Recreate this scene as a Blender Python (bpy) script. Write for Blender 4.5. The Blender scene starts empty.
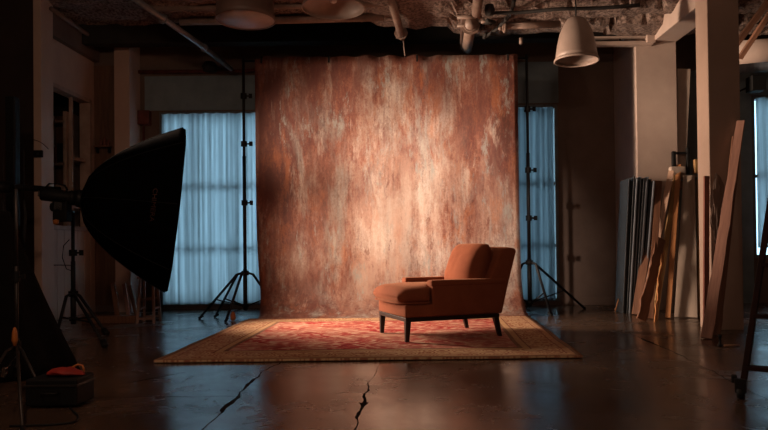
import bpy, bmesh, math, random
from mathutils import Vector, Matrix, Euler, noise
random.seed(7)
PI = math.pi
SC = bpy.context.scene
COL = SC.collection
H = 0.9
F = 660.0
# ------------------------------------------------------------------ camera
cam_d = bpy.data.cameras.new('camera'); cam = bpy.data.objects.new('camera', cam_d); COL.objects.link(cam)
cam_d.sensor_fit = 'HORIZONTAL'; cam_d.sensor_width = 36.0; cam_d.lens = 36.0*F/768.0
CX, CY = 412.0, 241.5        # principal point of the (cropped) frame
cam_d.shift_x = -(CX-384)/768.0; cam_d.shift_y = (CY-215)/768.0
cam_d.clip_start = 0.05; cam_d.clip_end = 200
TILT = math.radians(0.65); ROLL = math.radians(-0.65)
RM = Matrix.Rotation(PI/2+TILT, 3, 'X') @ Matrix.Rotation(ROLL, 3, 'Z')
cam.location = (0, 0, H); cam.rotation_euler = RM.to_euler()
SC.camera = cam

def ray(px, py):
    return RM @ Vector(((px-CX)/F, -(py-CY)/F, -1))
def P(px, py, Y):
    d = ray(px, py); return Vector((0, 0, H)) + d*(Y/d.y)
def G(px, py, z=0.0):
    d = ray(px, py); return Vector((0, 0, H)) + d*((z-H)/d.z)

# ------------------------------------------------------------------ materials
def new_mat(name):
    m = bpy.data.materials.new(name); m.use_nodes = True
    nt = m.node_tree; b = nt.nodes['Principled BSDF']
    return m, nt, b
def mth(nt, op, a, b=None, c=None, clamp=False):
    n = nt.nodes.new('ShaderNodeMath'); n.operation = op; n.use_clamp = clamp
    for i, v in enumerate((a, b, c)):
        if v is None: continue
        if isinstance(v, (int, float)): n.inputs[i].default_value = v
        else: nt.links.new(v, n.inputs[i])
    return n.outputs[0]
def mixc(nt, fac, a, b, mode='MIX'):
    n = nt.nodes.new('ShaderNodeMix'); n.data_type = 'RGBA'; n.blend_type = mode
    def setv(s, v):
        if isinstance(v, tuple): s.default_value = (v[0], v[1], v[2], 1)
        elif isinstance(v, (int, float)): s.default_value = v
        else: nt.links.new(v, s)
    setv(n.inputs[0], fac); setv(n.inputs[6], a); setv(n.inputs[7], b)
    return n.outputs[2]
def coords(nt, scale=(1, 1, 1), kind='Object', loc=(0, 0, 0)):
    tc = nt.nodes.new('ShaderNodeTexCoord'); mp = nt.nodes.new('ShaderNodeMapping')
    mp.inputs['Scale'].default_value = scale; mp.inputs['Location'].default_value = loc
    nt.links.new(tc.outputs[kind], mp.inputs['Vector']); return mp.outputs[0]
def nz(nt, vec, scale, detail=4, rough=.55, dist=0.0):
    n = nt.nodes.new('ShaderNodeTexNoise'); n.inputs['Scale'].default_value = scale
    n.inputs['Detail'].default_value = detail; n.inputs['Roughness'].default_value = rough
    n.inputs['Distortion'].default_value = dist
    nt.links.new(vec, n.inputs['Vector']); return n.outputs['Fac']
def ramp(nt, fac, stops):
    r = nt.nodes.new('ShaderNodeValToRGB'); cr = r.color_ramp
    while len(cr.elements) < len(stops): cr.elements.new(.5)
    for e, (p, c) in zip(cr.elements, stops):
        e.position = p
        e.color = (c, c, c, 1) if isinstance(c, (int, float)) else (c[0], c[1], c[2], 1)
    nt.links.new(fac, r.inputs[0]); return r.outputs[0]
def bump(nt, b, h, strength=.3, dist=.01):
    n = nt.nodes.new('ShaderNodeBump'); n.inputs['Strength'].default_value = strength
    n.inputs['Distance'].default_value = dist
    nt.links.new(h, n.inputs['Height']); nt.links.new(n.outputs[0], b.inputs['Normal'])
def mat(name, c1, c2=None, rough=.6, scale=6, stretch=(1, 1, 1), metal=0, bmp=0, bscale=None, bdist=.01, spec=.5, lo=.35, hi=.65, sheen=0):
    m, nt, b = new_mat(name)
    b.inputs['Roughness'].default_value = rough; b.inputs['Metallic'].default_value = metal
    b.inputs['Specular IOR Level'].default_value = spec
    if sheen: b.inputs['Sheen Weight'].default_value = sheen
    if c2 is None: c2 = tuple(x*.75 for x in c1)
    v = coords(nt, stretch); f = nz(nt, v, scale, 5, .6)
    f2 = ramp(nt, f, [(lo, 0.0), (hi, 1.0)])
    nt.links.new(mixc(nt, f2, c1, c2), b.inputs['Base Color'])
    if bmp:
        h = nz(nt, v, bscale or scale*4, 6, .65); bump(nt, b, h, bmp, bdist)
    return m
def wood(name, c1, c2, rough=.6, scale=3, axis='Z'):
    st = {'Z': (14, 14, 1), 'X': (1, 14, 14), 'Y': (14, 1, 14)}[axis]
    return mat(name, c1, c2, rough, scale, st, bmp=.25, bscale=scale*2, bdist=.004)
M = {}
M['black_metal'] = mat('black metal', (.008, .008, .009), (.009, .008, .008), .5, 20, spec=.25)
M['black_plastic'] = mat('black plastic', (.008, .008, .008), (.007, .007, .007), .6, 20, spec=.2)
M['black_cloth'] = mat('black cloth', (.0035, .003, .003), (.006, .005, .005), .95, 8, bmp=.3, bscale=60, bdist=.003, spec=.1)
M['softbox_fabric'] = mat('softbox fabric', (.0022, .0022, .0024), (.0035, .0033, .0033), 1.0, 8, spec=.0)
M['grey_metal'] = mat('grey metal tube', (.05, .045, .04), (.035, .03, .03), .4, 15, metal=.6)
M['chrome'] = mat('chrome', (.6, .6, .6), (.45, .45, .45), .2, 15, metal=1)
M['steel_pipe'] = mat('painted steel pipe', (.30, .21, .17), (.20, .14, .11), .5, 10, bmp=.1)
M['cold_pipe'] = mat('galvanised conduit', (.34, .33, .33), (.22, .2, .2), .35, 14, metal=.6)
M['dark_beam'] = mat('dark steel beam', (.012, .010, .009), (.022, .018, .015), .8, 5, bmp=.3)  # even near-black tone for beams and ceiling fittings
M['back_wall'] = mat('brown plaster', (.17, .115, .09), (.125, .082, .064), .8, 1.5, bmp=.15, bscale=30)
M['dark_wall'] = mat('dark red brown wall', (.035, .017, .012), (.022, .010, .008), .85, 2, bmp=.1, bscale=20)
M['pale_wall'] = mat('pale worn plaster', (.56, .40, .32), (.44, .31, .25), .75, 1.2, (1, 1, .5), bmp=.2, bscale=25)
M['pier'] = mat('pale painted pier', (.48, .37, .31), (.40, .30, .25), .7, 1.5, bmp=.15, bscale=25)
M['column'] = mat('painted column', (.36, .25, .195), (.30, .205, .155), .7, 1.2, bmp=.2, bscale=20)
M['trim'] = mat('old painted trim', (.42, .31, .25), (.30, .21, .17), .6, 6, bmp=.1)
M['brown_panel'] = wood('stained brown panel', (.17, .085, .045), (.10, .05, .028), .6, 2)
M['teal_panel'] = mat('blue grey panel', (.24, .31, .34), (.17, .22, .24), .7, 2, bmp=.1)  # blue-grey tone of the thin panels round the windows
M['window_frame'] = mat('window frame paint', (.16, .17, .17), (.10, .11, .11), .5, 8)
M['lamp_shade'] = mat('matt enamel shade', (.42, .32, .27), (.33, .25, .21), .5, 4)
M['lamp_dark'] = mat('brown enamel shade', (.16, .10, .08), (.12, .075, .06), .5, 4)
M['clay'] = mat('pale lamp enamel', (.33, .25, .21), (.27, .20, .165), .45, 3)
M['wood_dark'] = mat('dark stained wood', (.010, .005, .004), (.016, .007, .005), .4, 4, (10, 10, 1))
M['pine'] = wood('raw pine', (.52, .30, .17), (.40, .21, .11))
M['pine_orange'] = wood('orange pine', (.50, .22, .085), (.34, .14, .05))
M['board_pale'] = mat('whitewashed board', (.50, .40, .33), (.38, .30, .24), .7, 2, (5, 5, 1), bmp=.2)
M['board_pink'] = wood('pinkish board', (.42, .22, .16), (.28, .14, .10))
M['board_light'] = wood('light fresh board', (.62, .42, .31), (.50, .31, .22))
M['board_brown'] = wood('brown board', (.22, .10, .055), (.13, .055, .03))
M['board_red'] = wood('red brown board', (.26, .085, .055), (.15, .05, .035))
M['board_yellow'] = wood('yellow board', (.45, .28, .12), (.30, .17, .07))
M['sheet_dark'] = mat('dark slate sheet', (.025, .028, .032), (.015, .017, .02), .5, 3, (6, 6, 1))
M['sheet_blue'] = mat('blue grey sheet', (.22, .24, .27), (.13, .15, .18), .5, 3, (6, 6, 1))
M['ladder'] = mat('dark red brown painted ladder', (.014, .006, .005), (.03, .010, .007), .8, 8, spec=.2)
M['red_cloth'] = mat('red nylon', (.34, .02, .01), (.22, .012, .008), .7, 12, bmp=.3, bscale=20)
M['orange_plastic'] = mat('orange plastic', (.5, .16, .03), (.4, .12, .02), .5, 12)
M['rust_box'] = mat('rust red box', (.16, .035, .025), (.09, .02, .015), .6, 10)
M['stool_wood'] = wood('worn stool wood', (.30, .17, .10), (.19, .10, .06), .6)
M['foam'] = mat('white diffusion fabric', (.8, .8, .78), (.76, .76, .74), .8, 10)
M['print'] = mat('dull orange print', (.06, .02, .012), (.05, .017, .01), .7, 10)

# glass
def glass():
    m, nt, b = new_mat('thin window glass')
    out = nt.nodes['Material Output']; nt.nodes.remove(b)
    tr = nt.nodes.new('ShaderNodeBsdfTransparent'); tr.inputs[0].default_value = (.88, .92, .94, 1)
    gl = nt.nodes.new('ShaderNodeBsdfGlossy'); gl.inputs['Roughness'].default_value = .05
    fr = nt.nodes.new('ShaderNodeFresnel'); fr.inputs[0].default_value = 1.45
    mx = nt.nodes.new('ShaderNodeMixShader')
    nt.links.new(fr.outputs[0], mx.inputs[0]); nt.links.new(tr.outputs[0], mx.inputs[1]); nt.links.new(gl.outputs[0], mx.inputs[2])
    nt.links.new(mx.outputs[0], out.inputs[0]); return m
M['glass'] = glass()
def curtain_mat(name, col, thin):
    m, nt, b = new_mat(name)
    out = nt.nodes['Material Output']; nt.nodes.remove(b)
    v = coords(nt, (9, 1, .12)); f = nz(nt, v, 1.6, 5, .65)
    c = mixc(nt, ramp(nt, f, [(.36, 0.0), (.62, 1.0)]), tuple(x*.55 for x in col), col)
    tl = nt.nodes.new('ShaderNodeBsdfTranslucent'); df = nt.nodes.new('ShaderNodeBsdfDiffuse'); tr = nt.nodes.new('ShaderNodeBsdfTransparent')
    nt.links.new(c, tl.inputs[0]); df.inputs[0].default_value = (col[0]*.5, col[1]*.5, col[2]*.5, 1)
    nt.links.new(c, tr.inputs[0])
    m1 = nt.nodes.new('ShaderNodeMixShader'); m1.inputs[0].default_value = .8
    nt.links.new(df.outputs[0], m1.inputs[1]); nt.links.new(tl.outputs[0], m1.inputs[2])
    m2 = nt.nodes.new('ShaderNodeMixShader'); m2.inputs[0].default_value = thin
    nt.links.new(m1.outputs[0], m2.inputs[1]); nt.links.new(tr.outputs[0], m2.inputs[2])
    nt.links.new(m2.outputs[0], out.inputs[0]); return m
M['curtain'] = curtain_mat('sheer white curtain', (.85, .88, .9), .10)
M['curtain_dim'] = curtain_mat('dense grey curtain', (.50, .53, .55), .04)

# polished concrete with joints and cracks
def floor_mat():
    m, nt, b = new_mat('polished stained concrete')
    v = coords(nt); big = nz(nt, v, .55, 6, .6, .6); fine = nz(nt, v, 7, 6, .65, .3)
    c = ramp(nt, big, [(.3, (.040, .024, .016)), (.5, (.085, .052, .034)), (.7, (.15, .098, .068))])
    c = mixc(nt, ramp(nt, fine, [(.35, 0.0), (.7, .6)]), c, (.045, .027, .018))
    sep = nt.nodes.new('ShaderNodeSeparateXYZ')
    wob = nt.nodes.new('ShaderNodeTexNoise'); wob.inputs['Scale'].default_value = 3.0; wob.inputs['Detail'].default_value = 6
    nt.links.new(v, wob.inputs['Vector'])
    wv = nt.nodes.new('ShaderNodeVectorMath'); wv.operation = 'MULTIPLY_ADD'
    wv.inputs[1].default_value = (.10, .10, 0); nt.links.new(wob.outputs['Color'], wv.inputs[0])
    sub = nt.nodes.new('ShaderNodeVectorMath'); sub.operation = 'SUBTRACT'; sub.inputs[1].default_value = (.05, .05, 0)
    nt.links.new(v, sub.inputs[0]); nt.links.new(sub.outputs[0], wv.inputs[2]); nt.links.new(wv.outputs[0], sep.inputs[0])
    X, Y = sep.outputs[0], sep.outputs[1]
    mask = None
    widths = nz(nt, v, 1.7, 3)
    def seg(a, bb, w):
        nonlocal mask
        a = Vector(a[:2]); bb = Vector(bb[:2]); L = (bb-a).length; d = (bb-a)/L
        dx = mth(nt, 'SUBTRACT', X, a.x); dy = mth(nt, 'SUBTRACT', Y, a.y)
        al = mth(nt, 'ADD', mth(nt, 'MULTIPLY', dx, d.x), mth(nt, 'MULTIPLY', dy, d.y))
        cr = mth(nt, 'ABSOLUTE', mth(nt, 'SUBTRACT', mth(nt, 'MULTIPLY', dx, d.y), mth(nt, 'MULTIPLY', dy, d.x)))
        ww = mth(nt, 'MULTIPLY', mth(nt, 'POWER', widths, 3.5), w*4.5)
        ins = mth(nt, 'LESS_THAN', cr, ww)
        e = mth(nt, 'MULTIPLY', mth(nt, 'GREATER_THAN', al, 0.0), mth(nt, 'LESS_THAN', al, L))
        s = mth(nt, 'MULTIPLY', ins, e)
        mask = s if mask is None else mth(nt, 'MAXIMUM', mask, s)
    seg(G(385, 350), G(362, 402), .008); seg(G(362, 402), G(352, 440), .022)
    seg(G(300, 352), G(262, 372), .010); seg(G(262, 372), G(222, 412), .024); seg(G(222, 412), G(190, 440), .014)
    seg(G(0, 399), G(240, 396), .006); seg(G(120, 384), G(185, 372), .016)
    seg(G(622, 330), G(682, 356), .018); seg(G(682, 356), G(768, 400), .006)
    seg(G(500, 366), G(768, 352), .004)
    c = mixc(nt, mask, c, (.009, .006, .005))
    nt.links.new(c, b.inputs['Base Color'])
    r = ramp(nt, nz(nt, v, 1.6, 6, .65, .5), [(.3, .13), (.7, .34)])
    r = mixc(nt, mask, r, (.95, .95, .95)); nt.links.new(r, b.inputs['Roughness'])
    nt.links.new(mth(nt, 'SUBTRACT', .85, mth(nt, 'MULTIPLY', mask, .8)), b.inputs['Specular IOR Level'])
    h = mth(nt, 'SUBTRACT', mth(nt, 'ADD', nz(nt, v, 1.2, 2), mth(nt, 'MULTIPLY', fine, .12)), mth(nt, 'MULTIPLY', mask, .5))
    bump(nt, b, h, .35, .012)
    return m
M['floor'] = floor_mat()
def ceiling_mat():
    m, nt, b = new_mat('rough sprayed plaster')
    v = coords(nt); a = nz(nt, v, 2.2, 5, .6); f = nz(nt, v, 26, 6, .7)
    c = ramp(nt, a, [(.35, (.26, .18, .145)), (.65, (.36, .26, .215))])
    c = mixc(nt, ramp(nt, f, [(.42, 1.0), (.56, 0.0)]), c, (.10, .065, .05))
    nt.links.new(c, b.inputs['Base Color']); b.inputs['Roughness'].default_value = .95
    bump(nt, b, f, 1.0, .04); return m
M['ceiling'] = ceiling_mat()
M['ceiling_dark'] = mat('dark high ceiling', (.03, .024, .02), (.018, .014, .012), .95, 3, bmp=.5, bscale=20)  # near-black tone above and behind the slab edge

# hand painted canvas
def canvas_mat():
    m, nt, b = new_mat('hand painted rust canvas')
    g = coords(nt)                        # object x = across, z = up
    def field(scale, zs, loc, detail=7, rough=.7, dist=.3): return nz(nt, coords(nt, (1, 1, zs), loc=loc), scale, detail, rough, dist)
    big = field(1.25, .55, (0, 0, 0), 4, .6, .4); mid = field(3.6, .45, (3, 0, 1), 9, .78, .2)
    streak = field(16, .10, (5, 1, 2), 8, .75, .1); drip = field(6, .12, (9, 4, 2), 6, .7, .1)
    grain = field(38, .8, (0, 0, 0), 6, .85, 0)
    sep = nt.nodes.new('ShaderNodeSeparateXYZ'); nt.links.new(g, sep.inputs[0]); X, Z = sep.outputs[0], sep.outputs[2]
    # soft blobs: the painter's pale patches, further down also painted-in light
    def blob(x0, z0, rx, rz):
        dx = mth(nt, 'DIVIDE', mth(nt, 'SUBTRACT', X, x0), rx); dz = mth(nt, 'DIVIDE', mth(nt, 'SUBTRACT', Z, z0), rz)
        r2 = mth(nt, 'ADD', mth(nt, 'MULTIPLY', dx, dx), mth(nt, 'MULTIPLY', dz, dz))
        return mth(nt, 'POWER', 2.718, mth(nt, 'MULTIPLY', r2, -1.0))
    pale = None
    for q in ((.12, 1.65, .6, .6), (-.25, 2.8, .3, .5), (-.45, .9, .8, .55), (.4, 2.6, .22, .5), (.35, .8, .8, .5), (1.2, 1.0, .4, .9)):
        s = blob(*q); pale = s if pale is None else mth(nt, 'MAXIMUM', pale, s)
    t = mth(nt, 'ADD', mth(nt, 'MULTIPLY', big, .8), mth(nt, 'MULTIPLY', mid, .85))
    t = mth(nt, 'ADD', t, mth(nt, 'MULTIPLY', drip, .40)); t = mth(nt, 'ADD', t, mth(nt, 'MULTIPLY', streak, .18))
    t = mth(nt, 'ADD', t, mth(nt, 'MULTIPLY', grain, .22))
    t = mth(nt, 'ADD', t, mth(nt, 'MULTIPLY', pale, .20)); t = mth(nt, 'SUBTRACT', t, .805)
    c = ramp(nt, t, [(.26, (.085, .030, .022)), (.38, (.17, .055, .036)), (.46, (.25, .098, .062)), (.55, (.33, .19, .14)), (.66, (.44, .345, .29)), (.82, (.58, .51, .45))])
    c = mixc(nt, ramp(nt, field(2.2, .28, (7, 2, 5)), [(.53, 0.0), (.64, .8)]), c, (.31, .315, .285))
    c = mixc(nt, ramp(nt, field(2.6, .28, (1, 8, 2)), [(.52, 0.0), (.63, .7)]), c, (.12, .040, .034))
    c = mixc(nt, ramp(nt, field(3.4, .35, (11, 3, 7)), [(.54, 0.0), (.64, .7)]), c, (.36, .12, .045))
    c = mixc(nt, ramp(nt, field(5.5, .3, (2, 5, 9)), [(.56, 0.0), (.66, .7)]), c, (.52, .42, .35))
    c = mixc(nt, ramp(nt, mth(nt, 'ADD', mth(nt, 'MULTIPLY', streak, .5), mth(nt, 'MULTIPLY', grain, .5)), [(.40, .55), (.52, 0.0)]), c, (.07, .025, .02))
    wide = mth(nt, 'MAXIMUM', blob(.15, 1.35, .95, .85), mth(nt, 'MULTIPLY', blob(-.5, .6, .9, .5), .8))  # broad pale pool of the lamp's hot spot, put into the canvas colour
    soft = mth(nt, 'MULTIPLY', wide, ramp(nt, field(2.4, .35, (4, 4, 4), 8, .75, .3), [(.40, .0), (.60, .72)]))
    edge = mth(nt, 'MULTIPLY', mth(nt, 'SUBTRACT', 1.0, blob(.25, 1.2, 1.5, 1.5)), ramp(nt, field(2.0, .3, (8, 1, 6), 8, .75, .3), [(.42, .15), (.58, .85)]))  # falloff of that light, painted as darker borders
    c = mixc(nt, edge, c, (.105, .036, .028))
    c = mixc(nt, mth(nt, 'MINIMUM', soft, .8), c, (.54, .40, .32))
    c = mixc(nt, ramp(nt, field(4.2, .3, (6, 6, 1), 8, .8, .2), [(.56, 0.0), (.63, .7)]), c, (.27, .28, .26))
    c = mixc(nt, ramp(nt, field(7, .25, (2, 9, 3), 8, .8, .2), [(.57, 0.0), (.62, .6)]), c, (.12, .035, .025))
    nt.links.new(c, b.inputs['Base Color']); b.inputs['Roughness'].default_value = .6
    b.inputs['Specular IOR Level'].default_value = .3
    h = mth(nt, 'ADD', mth(nt, 'MULTIPLY', streak, .6), grain); bump(nt, b, h, .45, .008)
    return m
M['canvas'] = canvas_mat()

# oriental rug, object space: x in [-W/2, W/2], y in [-L/2, L/2]
RW, RL = 3.46, 3.25
def rug_mat():
    m, nt, b = new_mat('woven wool rug')
    g = coords(nt, kind='UV'); sep = nt.nodes.new('ShaderNodeSeparateXYZ'); nt.links.new(g, sep.inputs[0])
    ex = mth(nt, 'SUBTRACT', RW/2, mth(nt, 'ABSOLUTE', sep.outputs[0]))
    ey = mth(nt, 'SUBTRACT', RL/2, mth(nt, 'ABSOLUTE', sep.outputs[1]))
    e = mth(nt, 'MINIMUM', ex, ey)
    wn = nz(nt, g, 9, 4)
    vor = nt.nodes.new('ShaderNodeTexVoronoi'); vor.inputs['Scale'].default_value = 3.4; nt.links.new(g, vor.inputs['Vector'])
    pet = nz(nt, g, 9, 5, .7, .8)
    fld = mth(nt, 'ADD', mth(nt, 'MULTIPLY', mth(nt, 'SINE', mth(nt, 'MULTIPLY', vor.outputs['Distance'], 22)), .07), pet)
    red = ramp(nt, fld, [(.42, (.27, .018, .022)), (.50, (.40, .04, .04)), (.55, (.46, .17, .12)), (.68, (.58, .40, .29))])
    red = mixc(nt, ramp(nt, nz(nt, g, 2.2, 5, .6), [(.44, 0.0), (.66, .6)]), red, (.52, .32, .23))
    # ochre border with small repeating motif
    v2 = nt.nodes.new('ShaderNodeTexVoronoi'); v2.inputs['Scale'].default_value = 9; nt.links.new(g, v2.inputs['Vector'])
    bt = mth(nt, 'ADD', mth(nt, 'MULTIPLY', mth(nt, 'SINE', mth(nt, 'MULTIPLY', v2.outputs['Distance'], 24)), .2), wn)
    och = ramp(nt, bt, [(.34, (.28, .10, .06)), (.46, (.43, .24, .12)), (.60, (.54, .36, .21))])
    c = och
    def band(lo, hi, col, fac=1.0):
        nonlocal c
        s = mth(nt, 'MULTIPLY', mth(nt, 'MULTIPLY', mth(nt, 'GREATER_THAN', e, lo), mth(nt, 'LESS_THAN', e, hi)), fac)
        c = mixc(nt, s, c, col)
    c = mixc(nt, mth(nt, 'GREATER_THAN', e, .47), c, red)
    band(0.0, .035, (.30, .17, .10)); band(.035, .05, (.10, .04, .025), .8); band(.05, .085, (.42, .24, .13), .8)
    band(.105, .118, (.20, .05, .035), .8); band(.36, .375, (.16, .045, .03), .8); band(.375, .43, (.48, .30, .15), .8)
    band(.43, .47, (.12, .05, .035), .8)
    c = mixc(nt, ramp(nt, nz(nt, g, 1.3, 4), [(.4, 0.0), (.7, .35)]), c, (.40, .26, .17))
    nt.links.new(c, b.inputs['Base Color']); b.inputs['Roughness'].default_value = .95
    b.inputs['Specular IOR Level'].default_value = .1
    bump(nt, b, mth(nt, 'ADD', nz(nt, g, 180, 3, .7), mth(nt, 'MULTIPLY', wn, .6)), .6, .006)
    return m
M['rug'] = rug_mat()
def fabric():
    m, nt, b = new_mat('rust upholstery')
    v = coords(nt); f = nz(nt, v, 5, 4); w = nz(nt, v, 260, 3, .7)
    c = mixc(nt, ramp(nt, f, [(.35, 0.0), (.65, 1.0)]), (.265, .080, .037), (.22, .063, .029))
    c = mixc(nt, ramp(nt, w, [(.4, .3), (.6, 0.0)]), c, (.12, .03, .013))
    nt.links.new(c, b.inputs['Base Color']); b.inputs['Roughness'].default_value = .9
    b.inputs['Sheen Weight'].default_value = .25; b.inputs['Sheen Roughness'].default_value = .4
    b.inputs['Sheen Tint'].default_value = (1, .5, .3, 1)
    b.inputs['Specular IOR Level'].default_value = .2
    bump(nt, b, w, .3, .002); return m
M['fabric'] = fabric()

# ------------------------------------------------------------------ mesh helpers
def obj(name, bm, m, parent=None, smooth=False, loc=None, rot=None, bev=0, bseg=2, sub=0):
    me = bpy.data.meshes.new(name); bmesh.ops.recalc_face_normals(bm, faces=bm.faces[:]); bm.to_mesh(me); bm.free()
    if smooth:
        for p in me.polygons: p.use_smooth = True
    me.materials.append(M[m] if isinstance(m, str) else m)
    o = bpy.data.objects.new(name, me); COL.objects.link(o)
    if parent is not None: o.parent = parent
    if loc is not None: o.location = loc
    if rot is not None: o.rotation_euler = rot
    if bev:
        md = o.modifiers.new('bevel', 'BEVEL'); md.width = bev; md.segments = bseg; md.limit_method = 'ANGLE'; md.angle_limit = math.radians(35)
    if sub:
        md = o.modifiers.new('sub', 'SUBSURF'); md.levels = sub; md.render_levels = sub
    return o
def tag(o, label=None, cat=None, group=None, kind=None):
    if label: o['label'] = label
    if cat: o['category'] = cat
    if group: o['group'] = group
    if kind: o['kind'] = kind
    return o
def empty(name, loc, label=None, cat=None, rz=0, group=None):
    o = bpy.data.objects.new(name, None); COL.objects.link(o); o.location = loc; o.rotation_euler = (0, 0, rz)
    o.empty_display_size = .1
    return tag(o, label, cat, group)
def B(): return bmesh.new()
def box(bm, x0, x1, y0, y1, z0, z1, mtx=None):
    vs = [bm.verts.new(Vector(p) if mtx is None else mtx @ Vector(p)) for p in
          ((x0, y0, z0), (x1, y0, z0), (x1, y1, z0), (x0, y1, z0), (x0, y0, z1), (x1, y0, z1), (x1, y1, z1), (x0, y1, z1))]
    for f in ((0, 3, 2, 1), (4, 5, 6, 7), (0, 1, 5, 4), (1, 2, 6, 5), (2, 3, 7, 6), (3, 0, 4, 7)): bm.faces.new([vs[i] for i in f])
    return bm
def frame_of(d, up=Vector((0, 0, 1))):
    d = d.normalized()
    if abs(d.dot(up)) > .98: up = Vector((0, 1, 0))
    s = d.cross(up).normalized(); u = s.cross(d).normalized(); return s, u
def tube(bm, pts, r, n=10, caps=True):
    pts = [Vector(p) for p in pts]; rings = []
    rr = r if isinstance(r, (list, tuple)) else [r]*len(pts)
    for i, p in enumerate(pts):
        d = (pts[min(i+1, len(pts)-1)]-pts[max(i-1, 0)])
        s, u = frame_of(d)
        rings.append([bm.verts.new(p+s*math.cos(2*PI*k/n)*rr[i]+u*math.sin(2*PI*k/n)*rr[i]) for k in range(n)])
    for a, b in zip(rings, rings[1:]):
        for k in range(n): bm.faces.new((a[k], a[(k+1) % n], b[(k+1) % n], b[k]))
    if caps: bm.faces.new(rings[0][::-1]); bm.faces.new(rings[-1])
    return bm
def lathe(bm, prof, n=32, axis=None, origin=(0, 0, 0), close=False):
    rings = []
    for r, z in prof:
        if r < 1e-5:
            rings.append([bm.verts.new(Vector(origin)+Vector((0, 0, z)))]); continue
        rings.append([bm.verts.new(Vector(origin)+Vector((r*math.cos(2*PI*k/n), r*math.sin(2*PI*k/n), z))) for k in range(n)])
    for a, b in zip(rings, rings[1:]):
        for k in range(n):
            k2 = (k+1) % n
            if len(a) == 1 and len(b) == 1: continue
            if len(a) == 1: bm.faces.new((a[0], b[k2], b[k]))
            elif len(b) == 1: bm.faces.new((a[k], a[k2], b[0]))
            else: bm.faces.new((a[k], a[k2], b[k2], b[k]))
    return bm
def loft(bm, secs, cap=True):
    rings = [[bm.verts.new(Vector(p)) for p in s] for s in secs]; n = len(rings[0])
    for a, b in zip(rings, rings[1:]):
        for k in range(n): bm.faces.new((a[k], a[(k+1) % n], b[(k+1) % n], b[k]))
    if cap: bm.faces.new(rings[0][::-1]); bm.faces.new(rings[-1])
    return bm
def board_mtx(p0, p1, face):
    d = (p1-p0).normalized(); f = Vector(face); s = d.cross(f).normalized(); f = s.cross(d).normalized()
    m = Matrix((s, f, d)).transposed().to_4x4(); m.translation = p0; return m
def board(name, p0, p1, w, t, m, label, cat='board', group=None, face=(0, 1, 0), w1=None, jag=0, parent=None):
    """a plank from its foot p0 (centre) to its top p1; returns a mesh object whose origin is the foot"""
    p0 = Vector(p0); p1 = Vector(p1); L = (p1-p0).length; mt = board_mtx(p0, p1, face)
    w1 = w if w1 is None else w1; bm = B(); n = 14 if jag else 2; secs = []
    for i in range(n+1):
        q = i/n; hw = (w+(w1-w)*q)/2
        jl = (noise.noise(Vector((q*9, p0.x*3, 1)))*jag) if jag else 0
        jr = (noise.noise(Vector((q*11, p0.x*5, 7)))*jag) if jag else 0
        secs.append([(-hw+jl, -t/2, q*L), (hw+jr, -t/2, q*L), (hw+jr, t/2, q*L), (-hw+jl, t/2, q*L)])
    loft(bm, secs)
    o = obj(name, bm, m, parent, bev=.002, bseg=1); o.matrix_world = mt
    if parent is None: tag(o, label, cat, group)
    return o
def wallbox(name, x0, x1, y0, y1, z0, z1, m, kind='structure', parent=None, bev=0):
    cx, cy = (x0+x1)/2, (y0+y1)/2
    bm = box(B(), x0-cx, x1-cx, y0-cy, y1-cy, 0, z1-z0)
    o = obj(name, bm, m, parent, loc=(cx, cy, z0), bev=bev)
    if kind and parent is None: o['kind'] = kind
    return o

# ------------------------------------------------------------------ setting
XL, XR, YB, YF = -7.2, 8.2, 10.3, -3.2
def PX(px, Y, py=249): return P(px, py, Y).x
def PZ(px, py, Y): return P(px, py, Y).z
LW = PX(95, 10.05)
YC = 8.45                 # where the left return wall starts
ZC, ZT = 3.85, 4.6
# floor
bm = B(); box(bm, XL-.2, XR+.2, YF-.2, YB+1.0, -.2, 0); tag(obj('floor', bm, 'floor'), kind='structure')
# back wall built round three window openings
W1 = dict(x0=PX(160, YB, 200), x1=PX(275, YB), z0=.06, z1=PZ(200, 111.5, YB))
W2 = dict(x0=PX(440, YB), x1=PX(558.5, YB, 200), z0=.06, z1=PZ(540, 104.5, YB))
W3 = dict(x0=PX(752, YB, 170), x1=PX(850, YB), z0=PZ(760, 258, YB), z1=PZ(760, 96, YB))
bm = B(); x = XL-.2
for w in (W1, W2, W3):
    box(bm, x, w['x0'], YB, YB+.3, 0, ZT); box(bm, w['x0'], w['x1'], YB, YB+.3, 0, w['z0']); box(bm, w['x0'], w['x1'], YB, YB+.3, w['z1'], ZT); x = w['x1']
box(bm, x, XR+.2, YB, YB+.3, 0, ZT); tag(obj('wall_back', bm, 'back_wall'), kind='structure')
wallbox('wall_right', XR, XR+.2, YF, YB, 0, ZT, 'back_wall')
wallbox('wall_front', XL, XR, YF-.2, YF, 0, ZT, 'back_wall')
wallbox('wall_left', XL-.2, XL, YF, YB, 0, ZT, 'dark_wall')
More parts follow.
